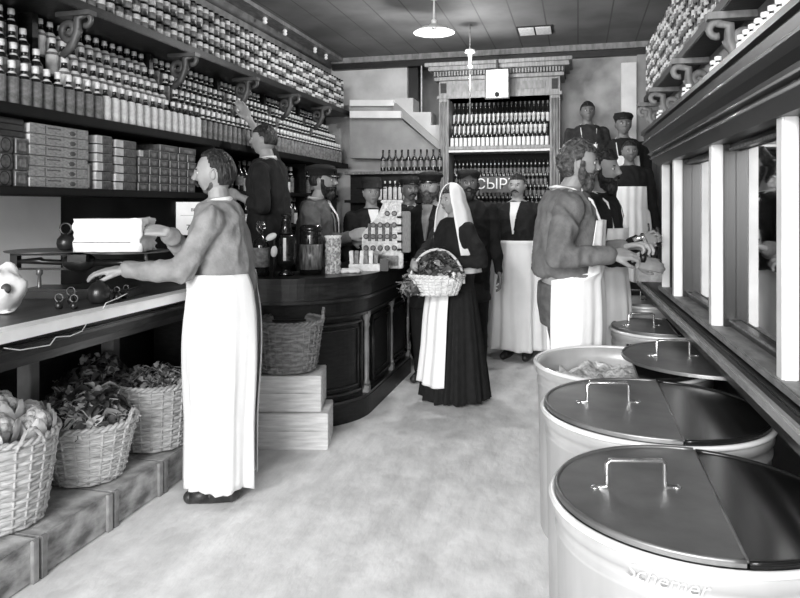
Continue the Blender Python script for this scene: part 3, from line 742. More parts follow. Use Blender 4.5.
# ================================================================ pendant lamps, ceiling bits
lp = thing('pendant_lamp', 'white disc shade pendant lamp hanging from a rod near the front', 'lamp', W(434, 5.5, 2.84))
MB().lathe([(.03, .06), (.05, .045), (.11, .025), (.165, -.005), (.165, -.01), (.1, .012), (.03, .03)], mat('enamel_white', 240, rough=.3), n=36).build('lamp_shade', lp)
MB().lathe([(.02, .03), (.028, 0), (.026, -.03), (.01, -.045)], M_glass, n=14).build('bulb', lp)
MB().lathe([(.02, .04), (.022, .09), (.01, .1), (.007, CZ-2.84-.02), (.03, CZ-2.84-.015), (.03, CZ-2.84-.001)], M_cap, n=12).build('rod', lp)
lp2 = thing('pendant_lamp', 'small white fitting on a thin rod before the cupboard', 'lamp', W(470, 6.3, 2.75))
MB().lathe([(.001, .13), (.045, .125), (.05, .1), (.02, .09), (.014, .0), (.022, -.02), (.01, -.04)], M_cap, n=16).build('lamp_body', lp2)
MB().tube([(0, 0, -.03), (0, 0, -.55)], .006, M_labg, 6).build('pull_rod', lp2)
MB().tube([(0, 0, .12), (0, 0, CZ-2.751)], .008, M_labg, 6).build('rod', lp2)
for i, (px, py, w) in enumerate([(265, 15, 'nearest the camera'), (285, 27, 'second from the camera'), (315, 47, 'third from the camera'), (326, 52, 'farthest of four')]):
    c0 = atX(px, -2.60); c0.z = CZ-.04
    t = MB().lathe([(.012, 0), (.022, -.015), (.014, -.03), (.022, -.045), (.008, -.06)], M_cap, n=12).build('insulator', None, c0); tag(t, 'white porcelain insulator on the left ceiling moulding, '+w, 'insulator', 'ceiling insulators')
v_ = thing('ceiling_vent', 'small pale two pane ceiling hatch near the cupboard', 'vent', W(535, 6.5, CZ-.012), 0)
MB().b2((-.16, -.16, 0), (.16, .16, .01), M_dark).build('frame', v_)
for x in (-.078, .078): MB().b2((x-.07, -.14, -.004), (x+.07, .14, 0), M_lab).build('pane', v_)

# ================================================================ back wall: stairs, cupboard, shelves
st = thing('staircase', 'light plastered staircase that comes down behind the cupboard', 'staircase', atY(400, 150, 7.2))
def zy(px, py, Y): 
    q = atY(px, py, Y); return (q.x-st.location.x, q.z-st.location.z)
Y0 = 7.15-st.location.y; Y1 = 7.445-st.location.y
MB().prism([zy(393, 98, 7.15), zy(413, 98, 7.15), zy(413, 112, 7.15), zy(431, 112, 7.15), zy(431, 125, 7.15), zy(446, 125, 7.15), zy(446, 150, 7.15), zy(393, 106, 7.15)], Y0, Y1, M_wall_l).build('steps', st)
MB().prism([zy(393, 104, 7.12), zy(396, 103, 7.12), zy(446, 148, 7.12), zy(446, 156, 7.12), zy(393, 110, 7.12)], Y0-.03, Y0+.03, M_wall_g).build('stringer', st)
MB().prism([zy(350, 106, 7.12), zy(350, 100, 7.12), zy(394, 100, 7.12), zy(394, 106, 7.12)], Y0-.04, Y1, M_white).build('upper_ledge', st)
MB().prism([zy(350, 118, 7.08), zy(350, 111, 7.08), zy(401, 111, 7.08), zy(401, 118, 7.08)], Y0-.08, Y1, M_white).build('lower_ledge', st)
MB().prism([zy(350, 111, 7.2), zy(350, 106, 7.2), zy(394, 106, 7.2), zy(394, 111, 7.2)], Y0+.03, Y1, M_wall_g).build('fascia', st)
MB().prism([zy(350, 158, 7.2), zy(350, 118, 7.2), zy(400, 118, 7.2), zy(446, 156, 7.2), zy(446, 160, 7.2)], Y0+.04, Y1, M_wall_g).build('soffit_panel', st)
# black sheet added for the shade in the doorway gap, and pipe
tag(MB().b2(tuple(atY(409, 112, 7.5)), tuple(atY(419, 57, 7.56)), M_black).build('dark_gap_sheet'), 'black sheet standing for the dark doorway gap above the stairs', 'sheet')
tag(MB().tube([atY(421.5, 112, 7.4), atY(421.5, 56, 7.4)], .008, M_lab, 8).build('pipe'), 'thin pale upright pipe beside the cupboard', 'pipe')

bs = thing('back_shelf', 'low shelf of dark bottles under the staircase', 'shelf', (-1.9, 7.0, 1.6))
q = atY(400, 171, 6.95); zs1 = q.z
x0s = atY(345, 171, 6.95).x
MB().b2(loc(bs, x0s, 6.93, zs1-.03), loc(bs, -1.42, 7.15, zs1), M_labg).build('shelf_board', bs)
MB().b2(loc(bs, x0s, 6.93, zs1-.33), loc(bs, -1.42, 7.15, zs1-.30), M_dark).build('shelf_board', bs)
MB().b2(loc(bs, x0s, 7.13, .1), loc(bs, -1.42, 7.16, zs1-.03), M_dark).build('back_board', bs)
for i in range(10):
    px = 383+6.3*i; q = atY(px, 171, 7.0)
    put_bottle((q.x, 7.0, zs1), .225, .028, 'wine', 'dark wine bottle on the shelf below the staircase', 'wine bottles on the shelf below the staircase', 3)
for i in range(8):
    q = atY(380+5*i, 190, 7.0); put_bottle((q.x, 7.0, zs1-.3), .2, .022, 'white', 'slim pale bottle on the lower shelf below the staircase', 'slim bottles on the lower shelf below the staircase', .9)

cb = thing('bottle_cupboard', 'tall wooden cupboard of bottles with a dentil cornice on the back wall', 'cupboard', (-.8, 7.05, 0))
XL, XR = atY(439, 100, 7.05).x, atY(560, 100, 7.05).x
def zc(py, px=500, Y=7.05): return atY(px, py, Y).z
ztop = zc(62); zfr0 = zc(94); zo = zc(97); zs = zc(145.5); zl = zc(200)
def cbox(x0, x1, y0, y1, z0, z1, m, name, bev=0): return MB().b2(loc(cb, x0, y0, z0), loc(cb, x1, y1, z1), m, bev=bev).build(name, cb)
pw = .10
for (x0, x1) in ((XL, XL+pw), (XR-pw, XR)):
    cbox(x0, x1, 7.05, 7.44, .0, zo, M_cup, 'side_post')
    m = MB()
    for q in (.22, .5, .78): m.tube([loc(cb, x0+pw*q, 7.045, .9), loc(cb, x0+pw*q, 7.045, zfr0-.06)], .011, M_cup, 8)
    m.build('reeding', cb)
cbox(XL, XR, 7.05, 7.44, zo, zc(79), M_cup, 'frieze')
cbox(XL-.02, XR+.02, 7.03, 7.44, zo-.0, zc(93.5), M_cup, 'frieze_rail', .004)
for (x0, x1) in ((XL+.02, XL+.08), (XR-.08, XR-.02)): cbox(x0, x1, 7.035, 7.05, zc(91), zc(81), M_dark, 'inlay_block')
for (x0, x1) in ((XL+.14, -.93), (-.6, XR-.14)): cbox(x0, x1, 7.04, 7.05, zc(90), zc(82), M_midwood, 'frieze_panel', .003)
cbox(XL-.04, XR+.04, 6.99, 7.44, zc(79), zc(75.5), M_cup, 'cornice_step', .004)
cbox(XL-.09, XR+.09, 6.93, 7.44, zc(70), zc(66), M_cup, 'cornice_step', .004)
cbox(XL-.12, XR+.12, 6.89, 7.44, zc(66), zc(62.5), M_cup, 'cornice_step', .004)
cbox(XL-.05, XR+.05, 6.98, 7.44, zc(75.5), zc(70), M_dark, 'cornice_core')
m = MB(); nd = 44
for i in range(nd):
    x = XL-.04+(XR-XL+.08)*(i+.5)/nd; m.b2(loc(cb, x-.008, 6.955, zc(75)), loc(cb, x+.008, 6.985, zc(70.6)), M_cup)
m.build('dentil_band', cb)
cbox(XL+pw, XR-pw, 7.40, 7.44, .4, zo, M_shelf, 'back_board')
cbox(XL+pw, XR-pw, 7.05, 7.42, zs-.035, zs, M_cup, 'shelf', .003)
cbox(XL+pw, XR-pw, 7.06, 7.42, zs-.06, zs-.037, M_lab, 'shelf_lip')
zw = zc(222)
cbox(XL+pw, XR-pw, 7.05, 7.42, zw-.035, zw, M_cup, 'shelf', .003)
cbox(XL+pw, XR-pw, 7.1, 7.42, 0, .85, M_dark, 'lower_case')
nb = 22; x0, x1 = XL+pw+.03, XR-pw-.03
for t_ in range(3):
    if t_: cbox(XL+pw, XR-pw, 7.13+.085*t_-.04, 7.42, zs+.001+.13*(t_-1), zs+.13*t_, M_shelf, 'bottle_step')
    for i in range(nb - (t_ % 2)):
        x = x0+(x1-x0)*(i+.5*(t_ % 2))/(nb-1)
        put_bottle((x, 7.1+.085*t_, zs+.13*t_), .215, .0195, 'label', 'small white labelled bottle in the upper cupboard bay, '+['front', 'middle', 'rear'][t_]+' row', ['front', 'middle', 'rear'][t_]+' row of the upper cupboard bay', 2.2 if t_ == 0 else 1.5)
nb = 24
for t_ in range(5):
    z = zw+.0+.118*t_
    if t_: cbox(XL+pw, XR-pw, 7.11+.055*t_-.03, 7.42, z-.117, z, M_shelf, 'bottle_step')
    for i in range(nb - (t_ % 2)):
        x = x0+(x1-x0)*(i+.5*(t_ % 2))/(nb-1)
        put_bottle((x, 7.085+.055*t_, z), .18, .018, 'small', 'small dark bottle in the lower cupboard bay, tier '+['one', 'two', 'three', 'four', 'five'][t_]+' from the front', 'lower cupboard bay tier '+['one', 'two', 'three', 'four', 'five'][t_], 1.35 if t_ > 1 else .4)
# signs
t = thing('wall_notice', 'blank white notice pinned on the cupboard frieze', 'notice', atY(497, 83.5, 6.86))
a0 = atY(486, 70, 6.86); b0 = atY(508, 97, 6.86); w_, h_ = b0.x-a0.x, a0.z-b0.z
MB().b2((-w_/2, 0, -h_/2), (w_/2, .008, h_/2), M_paper).build('card', t); MB().b2((-w_/2-.012, .006, -h_/2-.012), (w_/2+.012, .02, h_/2+.012), M_dark).build('backing', t)
MB().ball((0, -.008, -h_/2+.03), (.022, .012, .026), M_ink).build('dark_knob', t)
MB().b2((-.01, .01, h_/2), (.01, .02, h_/2+.1), M_dark).build('hanger', t)
t = thing('cheese_sign', 'dark lettered sign with white Cyrillic letters on the cupboard shelf', 'sign', atY(497.5, 184.5, 6.95))
MB().b2((-.18, 0, -.08), (.19, .012, .08), mat('sign_grey', 90, 60, rough=.5, scale=9)).build('sign_board', t)
m = MB(); add_mesh(m, text_mesh('СЫРЪ', .145, .003), M_cap, TRS((-.0, -.004, 0), PI/2)); m.build('lettering', t)
MB().b2((-.02, .012, -.12), (.02, .03, -.07), M_dark).build('sign_foot', t)

# place all bottles: largest 296 individually, rest as one mass
PLACES.sort(key=lambda p: -p[0])
CUT = 296
rest = MB()
for i, (sz, pos, spec, lab, grp) in enumerate(PLACES):
    mb, me = bmb(*spec)
    if i < CUT:
        if me is None: me = mb.mesh('bottle'); BOT[(round(spec[0], 3), round(spec[1], 3), spec[2])][1] = me
        o = bpy.data.objects.new('bottle', me); C.objects.link(o); o.location = pos; tag(o, lab, 'bottle', grp)
    else:
        o_ = len(rest.v); rest.v += [v+pos for v in mb.v]; ks = [rest.mi(m_) for m_ in mb.mats]
        rest.f += [[k+o_ for k in f_] for f_ in mb.f]; rest.m += [ks[k] for k in mb.m]; rest.sm += mb.sm
o = rest.build('distant_bottles', fix=False); tag(o, 'the many farther bottles on the shelves and in the cupboard', 'bottles', kind='stuff')
#@@RIGHT
# ================================================================ right side (slightly turned run)
def rb(par, p, q, m, name, bev=0): return MB().b2(p, q, m, bev=bev).build(name, par)
rl = thing('mirror_cabinet', 'black cabinet front with mirror panes between white posts on the right', 'cabinet', (0, 0, 0), BETA)
V0, V1 = .9, 4.5
UG = .70
rb(rl, (UG+.02, V0, .90), (.89, V1, 1.9), M_black, 'case')
# entablature
prof = [(.50, 1.905), (.50, 1.885), (.515, 1.88), (.52, 1.842), (.508, 1.84), (.508, 1.83), (.535, 1.815), (.55, 1.79), (.552, 1.775), (.545, 1.772), (.545, 1.764), (.56, 1.757), (.562, 1.742), (.556, 1.74), (.60, 1.70), (.70, 1.70), (.89, 1.70), (.89, 1.905)]
m = MB(); n = len(prof); vs = [(u, V0, z) for u, z in prof]+[(u, V1, z) for u, z in prof]
fs = [tuple(range(n)), tuple(range(n, 2*n))[::-1]]+[(i, n+i, n+(i+1) % n, (i+1) % n) for i in range(n)]
m.add(vs, fs, mat('cornice_wood', 12, 22, spec=.35, rough=.38, scale=6, stretch=(2, 2, 10)), False); m.build('cornice', rl)
for (u, z, r) in ((.512, 1.835, .006), (.545, 1.768, .004), (.556, 1.742, .005)):
    MB().tube([(u, V0, z), (u, V1, z)], r, mat('cornice_bead', 120, rough=.15, spec=.9), 8).build('bead_moulding', rl)
# posts
pv = [2.15, 3.06, 4.0, 4.42]
for i, v in enumerate(pv+[1.30]):
    w = [.03, .03, .03, .015, .03][i]
    rb(rl, (.612, v-w, .93), (.655, v+w, 1.715), M_white, 'white_post', .006)
    rb(rl, (.655, v-w*1.5, .93), (UG+.02, v+w*1.5, 1.70), M_black, 'post_back', .004)
    if w > .02:
        rb(rl, (.64, v+w, .935), (.69, v+w+.035, 1.70), M_dark, 'post_bead', .004)
pv2 = sorted(pv+[1.30])
for i in range(len(pv2)-1):
    a_, b_ = pv2[i]+.05, pv2[i+1]-.05
    if b_-a_ < .2: a_, b_ = pv2[i]+.06, pv2[i+1]-.03
    rb(rl, (UG, a_, .99), (UG+.015, b_, 1.68), M_mirror, 'mirror_pane')
    rb(rl, (UG-.02, a_, .96), (UG+.02, b_, .99), M_black, 'sash_rail', .003)
    rb(rl, (UG-.02, a_, 1.675), (UG+.02, b_, 1.70), M_black, 'sash_rail', .003)
    rb(rl, (UG-.028, a_, .985), (UG-.018, b_, .992), M_labg, 'sash_bead')
    rb(rl, (UG-.028, a_, 1.672), (UG-.018, b_, 1.682), M_labg, 'sash_bead')
rb(rl, (.60, V0, .935), (UG+.02, V1, .962), M_midwood, 'sill', .005)
# ledge
lg = thing('long_ledge', 'dark moulded ledge running under the mirrors above the metal drums', 'ledge', (0, 0, 0), BETA)
rb(lg, (.58, .7, .895), (.89, 5.3, .93), M_dark, 'ledge_top', .004)
rb(lg, (.56, .7, .875), (.59, 5.3, .91), mat('ledge_rail', 150, 175, rough=.2, scale=8, stretch=(4, 1, 1)), 'front_rail', .006)
rb(lg, (.59, .7, .82), (.64, 5.3, .875), M_black, 'apron_board', .004)
rb(lg, (.86, .7, 0), (.89, 5.3, .895), M_black, 'base_panel')
# upper shelf with brackets and jars
us = thing('upper_wall_shelf', 'dark bracketed shelf of jars high on the right wall', 'shelf', (0, 0, 0), BETA)
rb(us, (.66, .9, 2.26), (.89, 5.75, 2.31), M_dark, 'shelf_board', .004)
rb(us, (.80, .9, 1.905), (.892, 5.75, 2.26), M_midwood, 'back_board')
for v in (1.35, 2.22, 3.12, 4.05, 5.0, 5.7):
    m = MB(); s = .95; ztop = 2.235; cx = .70
    pts = []
    for i in range(30):
        t = i/29*2.7*PI; r = .062*(1-i/36); pts.append((cx+.05+r*math.cos(t+PI), v, ztop-.09+r*math.sin(t+PI)))
    m.tube(pts, .014, M_midwood, 7, flat=1.4)
    m.tube([(cx-.05+.03*math.cos(t), v, ztop-.045+.03*math.sin(t)) for t in [PI*1.6-k*.45 for k in range(10)]], .012, M_midwood, 7, flat=1.4)
    m.tube([(cx-.05, v, ztop-.018), (cx-.0, v, ztop-.03), (cx+.0, v, ztop-.1), (cx+.03, v, ztop-.17), (cx+.09, v, ztop-.22)], [.012, .016, .018, .018, .014], M_midwood, 7, flat=1.4)
    m.b2((cx-.09, v-.03, ztop-.005), (cx+.11, v+.03, ztop+.024), M_midwood); m.build('scroll_bracket', us)
v = 1.6; k = 0
while v < 5.7:
    for lv in range(5):
        put_jar(R(.70, v, 2.31+.079*lv), (lv*(1+int(v*40) % 2)+int(v*31)) % 3, 'small banded jar on the right high shelf, layer '+['one', 'two', 'three', 'four', 'five'][lv]+' from below', 'right high shelf jars, layer '+['one', 'two', 'three', 'four', 'five'][lv])
    v += .078
JARS.sort(key=lambda j: j[0]); jr = MB()
for i, (dd, p, k, lab, grp) in enumerate(JARS):
    if i < 296:
        o = bpy.data.objects.new('jar', TINS[k]); C.objects.link(o); o.location = p; tag(o, lab, 'jar', grp)
    else:
        t_ = MB(); me = TINS[k]; o_ = len(jr.v); ks = [jr.mi(m_) for m_ in me.materials]
        jr.v += [v_.co+p for v_ in me.vertices]
        for pl in me.polygons: jr.f.append([q+o_ for q in pl.vertices]); jr.m.append(ks[pl.material_index]); jr.sm.append(pl.use_smooth)
o = jr.build('distant_jars', fix=False); tag(o, 'the farther small banded jars on both upper shelves', 'jars', kind='stuff')
wj = MB().lathe([(.012, 0), (.014, .004), (.014, .03), (.008, .036), (.008, .042), (.012, .043), (.012, .056)], M_cap, n=10, mats=[M_cap]*3+[M_bd]+[M_cap]*2).mesh('white_vial')
for v in [1.50+.062*i for i in range(13)]+[2.55, 2.62, 3.1, 3.18, 3.9, 3.97]:
    o = bpy.data.objects.new('vial', wj); C.objects.link(o); o.location = R(.535, v, 1.906)
    nb_ = v < 2.5
    tag(o, 'small white vial in the near row on top of the mirror cabinet cornice' if nb_ else 'small white vial farther along the mirror cabinet top', 'vial', 'near vials on the mirror cabinet' if nb_ else 'far vials on the mirror cabinet')

# ================================================================ drums
def drum(p, r, h, label, lid=True, open_=False, rz=0, text=None, hand=True, hinge=.05):
    t = thing('metal_drum', label, 'drum', p, rz, 'round metal drums under the ledge')
    b = MB(); b.lathe([(r*.93, 0), (r*.94, .01), (r*.97, h-.09), (r*.985, h-.085), (r*.985, h-.075), (r*.97, h-.07), (r*.975, h-.045), (r*1.0, h-.04), (r*1.0, h), (r*.96, h), (r*.95, h-.06), (r*.93, .03), (.001, .03)], M_galv, n=72, close=False)
    b.build('drum_body', t, fix=False)
    MB().tube([(r*1.003*math.cos(a), r*1.003*math.sin(a), h) for a in [2*PI*i/72 for i in range(72)]], .009, mat('drum_rim', 240, rough=.3, metal=.2), 8, closed=True).build('rim', t)
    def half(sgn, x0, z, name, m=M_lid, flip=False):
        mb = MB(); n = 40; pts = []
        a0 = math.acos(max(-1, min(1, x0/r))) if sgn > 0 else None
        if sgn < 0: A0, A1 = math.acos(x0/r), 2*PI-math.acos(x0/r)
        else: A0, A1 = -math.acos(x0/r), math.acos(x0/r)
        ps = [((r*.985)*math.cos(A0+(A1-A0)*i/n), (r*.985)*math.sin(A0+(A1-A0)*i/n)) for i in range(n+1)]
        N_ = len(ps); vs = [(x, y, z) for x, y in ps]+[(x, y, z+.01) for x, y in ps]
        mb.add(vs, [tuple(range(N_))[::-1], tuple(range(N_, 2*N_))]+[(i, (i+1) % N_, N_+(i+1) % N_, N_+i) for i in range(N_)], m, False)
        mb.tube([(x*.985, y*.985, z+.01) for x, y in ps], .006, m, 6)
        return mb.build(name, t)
    if lid:
        half(1, hinge+.004, h+.008, 'fixed_lid_half', mat('lid_dark_reflection', 20, 34, rough=.2, scale=5))  # same metal, darkened for the ledge underside it reflects
        L = half(-1, hinge-.002, h+.010, 'hinged_lid_half', mat('lid_bright_reflection', 150, 122, rough=.42, metal=.7, scale=5, bump=.04, detail=7))  # same metal, lightened for the ceiling it reflects
        if open_: L.location = (.37, .0, .028)
        MB().tube([(hinge, -math.sqrt(r*r-hinge*hinge)*.97, h+.02), (hinge, math.sqrt(r*r-hinge*hinge)*.97, h+.018)], .0035, M_ironm, 8).build('hinge', t)
        # handle across the hinged half
        hx = -.40*r; w = .072; hz = h+.02
        a_ = A-rz; dx, dy = math.cos(a_), math.sin(a_)
        hm = MB(); pp = lambda s, z: (hx+dx*s, dy*s, hz+z)
        hm.tube([pp(-w-.03, .002), pp(-w, .002), pp(-w, .012)] + [pp(-w, .06), pp(-w+.008, .068), pp(w-.008, .068), pp(w, .06), pp(w, .012)] + [pp(w, .002), pp(w+.03, .002)], .0062, M_chrome, 8)
        for s in (-w-.03, w+.03): hm.ball(pp(s, .002), (.012, .012, .005), M_chrome)
        g = hm.build('handle', L)
    if text:
        ct_ = Vector((0, 0, 0)); m2 = MB()
        me = text_mesh(text[0], .046, .0015, .35)
        for vtx in me.vertices:
            x, y, z = vtx.co; th = text[1]+x/r; rr = r*.998+z*2.2; vtx.co = (rr*math.cos(th), rr*math.sin(th), text[2]+y)
        add_mesh(m2, me, mat('embossed_metal', 188, rough=.4, metal=.25)); me2 = text_mesh(text[3], .034, .0015, .35)
        for vtx in me2.vertices:
            x, y, z = vtx.co; th = text[1]-.12+x/r; rr = r*.972+.0012+z; vtx.co = (rr*math.cos(th), rr*math.sin(th), text[2]+.042+y)
        m2.build('embossed_lettering', t)
    return t
d1 = W(694, 1.685); d2 = W(653, 2.37); d3 = W(620, 3.08); d4 = W(662, 3.93); d5 = W(645, 4.75)
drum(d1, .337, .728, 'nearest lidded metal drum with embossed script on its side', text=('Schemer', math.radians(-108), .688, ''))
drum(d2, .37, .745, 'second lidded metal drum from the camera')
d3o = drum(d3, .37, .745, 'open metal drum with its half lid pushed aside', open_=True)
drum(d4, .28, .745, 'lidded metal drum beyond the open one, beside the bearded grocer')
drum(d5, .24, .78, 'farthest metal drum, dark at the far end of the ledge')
bm = bmesh.new(); bmesh.ops.create_grid(bm, x_segments=46, y_segments=46, size=.345)
rm = [v for v in bm.verts if v.co.length > .345]; bmesh.ops.delete(bm, geom=rm, context='VERTS')
for v in bm.verts: v.co.z = .045*noise.noise(v.co*11)+.02*noise.noise(v.co*40)
m = MB(); m.bm(bm, M_curd, True); bm.free(); o = m.build('pale_goods', None, Vector(d3)+Vector((0, 0, .66)), fix=False); tag(o, 'pale flaky goods that fill the open metal drum', 'goods', kind='stuff')
#@@PEOPLE
# ================================================================ people
def sstep(a, b, x):
    t = max(0, min(1, (x-a)/(b-a))); return t*t*(3-2*t)
def head_point(dx, dy, dz):     # direction -> surface point; face toward +Y
    rx, ry, rz = .077, .098, .118
    x, y, z = dx*rx, dy*ry, dz*rz
    jaw = sstep(0, 1, -dz)
    x *= 1-.30*jaw; y *= 1-.10*jaw
    if dy < 0: y *= 1-.25*jaw; 
    if dz > 0: x *= 1+.03*dz
    front = sstep(.15, .6, dy)
    if front > 0:
        g = lambda cx, cz, sx, sz: math.exp(-((dx-cx)/sx)**2-((dz-cz)/sz)**2)
        y += front*(.010*g(0, .08, .11, .16) + .021*g(0, -.10, .13, .13) + .018*g(0, -.2, .17, .08) - .006*g(0, -.33, .3, .05)
             + .007*g(0, -.42, .28, .06) + .006*g(0, -.54, .25, .05) - .004*g(0, -.48, .3, .02) + .010*g(0, -.8, .3, .14)
             + .006*g(0, .2, .6, .08) - .011*g(.36, .05, .17, .10) - .011*g(-.36, .05, .17, .10)
             + .005*g(.5, -.2, .2, .2) + .005*g(-.5, -.2, .2, .2))
    return Vector((x, y, z))
def head_dirs(n, k):
    D_ = [(0, 0, -1)]
    for i in range(1, k):
        ph = -PI/2+PI*i/k
        for j in range(n):
            t = 2*PI*j/n; D_.append((math.cos(ph)*math.cos(t), math.cos(ph)*math.sin(t), math.sin(ph)))
    D_.append((0, 0, 1)); T = len(D_)-1; fs = []
    for j in range(n):
        fs.append((0, 1+(j+1) % n, 1+j)); fs.append((T, T-n+j, T-n+(j+1) % n))
        for i in range(k-2): a = 1+i*n; fs.append((a+j, a+(j+1) % n, a+n+(j+1) % n, a+n+j))
    return D_, fs
HD, HF = head_dirs(64, 48)
def add_head(mb, M, skin):
    mb.add([head_point(*d) for d in HD], HF, skin, True, M)
    for sx in (-1, 1):
        mb.ball((sx*.028, .081, .006), (.0135, .010, .0075), M_eyew, M, 12, 8)
        mb.ball((sx*.028, .0885, .006), (.006, .004, .0062), M_eyeb, M, 8, 6)
        mb.ball((sx*.028, .086, .0125), (.016, .009, .0035), skin, M, 10, 6)
        mb.ball((sx*.030, .090, .0245), (.018, .006, .0035), M_hair, M, 10, 6)
        mb.ball((sx*.074, -.006, -.008), (.007, .017, .028), skin, M @ TRS((0, 0, 0), 0, 0, sx*.1), 12, 8)
        mb.tube([(sx*(.078+.004*math.sin(t)), -.008+.016*math.cos(t), -.006+.026*math.sin(t)) for t in [-1.2+i*.36 for i in range(12)]], .0042, skin, 6, M)
        mb.ball((sx*.009, .109, -.026), (.006, .007, .005), skin, M, 8, 6)
    mb.ball((0, .0925, -.0535), (.021, .006, .0045), M_lip, M, 12, 6)
    mb.ball((0, .0915, -.061), (.018, .006, .005), M_lip, M, 12, 6)
def shell(M, mask, thick, m, nz=.003, ns=40, seed=0):
    mb = MB(); vs = []
    for d in HD:
        p = head_point(*d); w = mask(*d); n = Vector(d).normalized()
        o = -.012+(thick+.012)*w + (nz*noise.noise(p*ns+Vector((seed, 0, 0))) if w > .3 else 0)
        vs.append(p+n*o)
    mb.add(vs, HF, m, True, M); return mb
def hair_mask(line=.42, back=-.55, side=0.0):
    def f(x, y, z):
        h = line if y > .3 else (back if y < -.35 else back+(line-back)*((y+.35)/.65)**1.3)
        if abs(x) > .6 and y > -.25: h = max(h, .12+side)
        return sstep(h-.06, h+.06, z)
    return f
def beard_mask(full=1.0, z0=-.25):
    def f(x, y, z):
        if y < -.05: return 0
        q = sstep(.1, .55, y)
        top = z0+.06 - .30*q - .05*sstep(.4, 0, abs(x))
        a = sstep(top+.05, top-.05, z)*sstep(-.05, .12, y)
        mouth = math.exp(-(x/.2)**2-((z+.48)/.06)**2)
        sb = (z0 > -.3)*sstep(.75, .85, abs(x))*sstep(.15, .0, z)*sstep(.0, .08, y)*sstep(.38, .25, y)
        return max(0, min(1, max(a, sb)-mouth*.6))
    return f
def moustache_mask(x, y, z):
    return sstep(.5, .8, y)*math.exp(-(x/.3)**4-((z+.37-.0*abs(x))/.07)**2)
def chain(mb, pts, rad, m=M_skin, M=None):
    n = len(pts)
    for i in range(n-1):
        a, b = Vector(pts[i]), Vector(pts[i+1]); r0, r1 = rad[i], rad[i+1]
        mb.tube([a, b], [r0, r1], m, 14, M); mb.ball(a, r0, m, M, 14, 9)
    mb.ball(pts[-1], rad[-1], m, M, 14, 9)
def loft(mb, rings, m, n=28, M=None):   # rings: (z, rx, ry, cy, cx)
    vs = []; 
    for r in rings:
        z, rx, ry = r[:3]; cy = r[3] if len(r) > 3 else 0; cx = r[4] if len(r) > 4 else 0
        for i in range(n):
            t = 2*PI*i/n; c, s = math.cos(t), math.sin(t)
            vs.append((cx+rx*math.copysign(abs(c)**.85, c), cy+ry*math.copysign(abs(s)**.9, s), z))
    K = len(rings); fs = [tuple(range(n))[::-1], tuple((K-1)*n+i for i in range(n))]
    for k in range(K-1): fs += [(k*n+i, k*n+(i+1) % n, (k+1)*n+(i+1) % n, (k+1)*n+i) for i in range(n)]
    mb.add(vs, fs, m, True, M)
def hand_into(mb, wrist, fdir, ndir, side, curl=.5, s=1.0, m=M_skin):
    y = Vector(fdir).normalized(); z = Vector(ndir); z = (z-y*z.dot(y)).normalized(); x = y.cross(z)*side
    # x = thumb side
    def T(p): return Vector(wrist)+(x*p[0]+y*p[1]+z*p[2])*s
    kn = [(.030, .088, 0), (.010, .094, .003), (-.011, .090, .002), (-.030, .080, -.002)]; L = [(.040, .026, .020), (.045, .029, .021), (.041, .027, .020), (.031, .021, .018)]
    for i, k in enumerate(kn):
        chain(mb, [T((k[0]*.55, 0, 0)), T((k[0]*.9, .05, .002)), T(k)], [.016*s, .0145*s, .0115*s], m)
        p = Vector(k); a = -curl*.55; pts = [T(p)]
        sp = k[0]*1.3
        for j, l in enumerate(L[i]):
            d = Vector((sp*(1-j*.3), math.cos(a), math.sin(a))).normalized(); p = p+d*l; pts.append(T(p)); a -= curl*(.75+.1*i)
        chain(mb, pts, [.0105*s, .0095*s, .0088*s, .0075*s], m)
    chain(mb, [T((.018, .015, -.004)), T((.043, .045, -.012)), T((.052, .074, -.02-.01*curl)), T((.048, .098, -.026-.02*curl))], [.0155*s, .0125*s, .0105*s, .0085*s], m)
def ik(S_, T_, l1, l2, hint):
    S_, T_ = Vector(S_), Vector(T_); d = T_-S_; L = min(d.length, (l1+l2)*.999); d.normalize(); T2 = S_+d*L
    a = (l1*l1-l2*l2+L*L)/(2*L); h = math.sqrt(max(0, l1*l1-a*a)); hv = Vector(hint); hv = (hv-d*hv.dot(d)).normalized()
    return S_+d*a+hv*h, T2

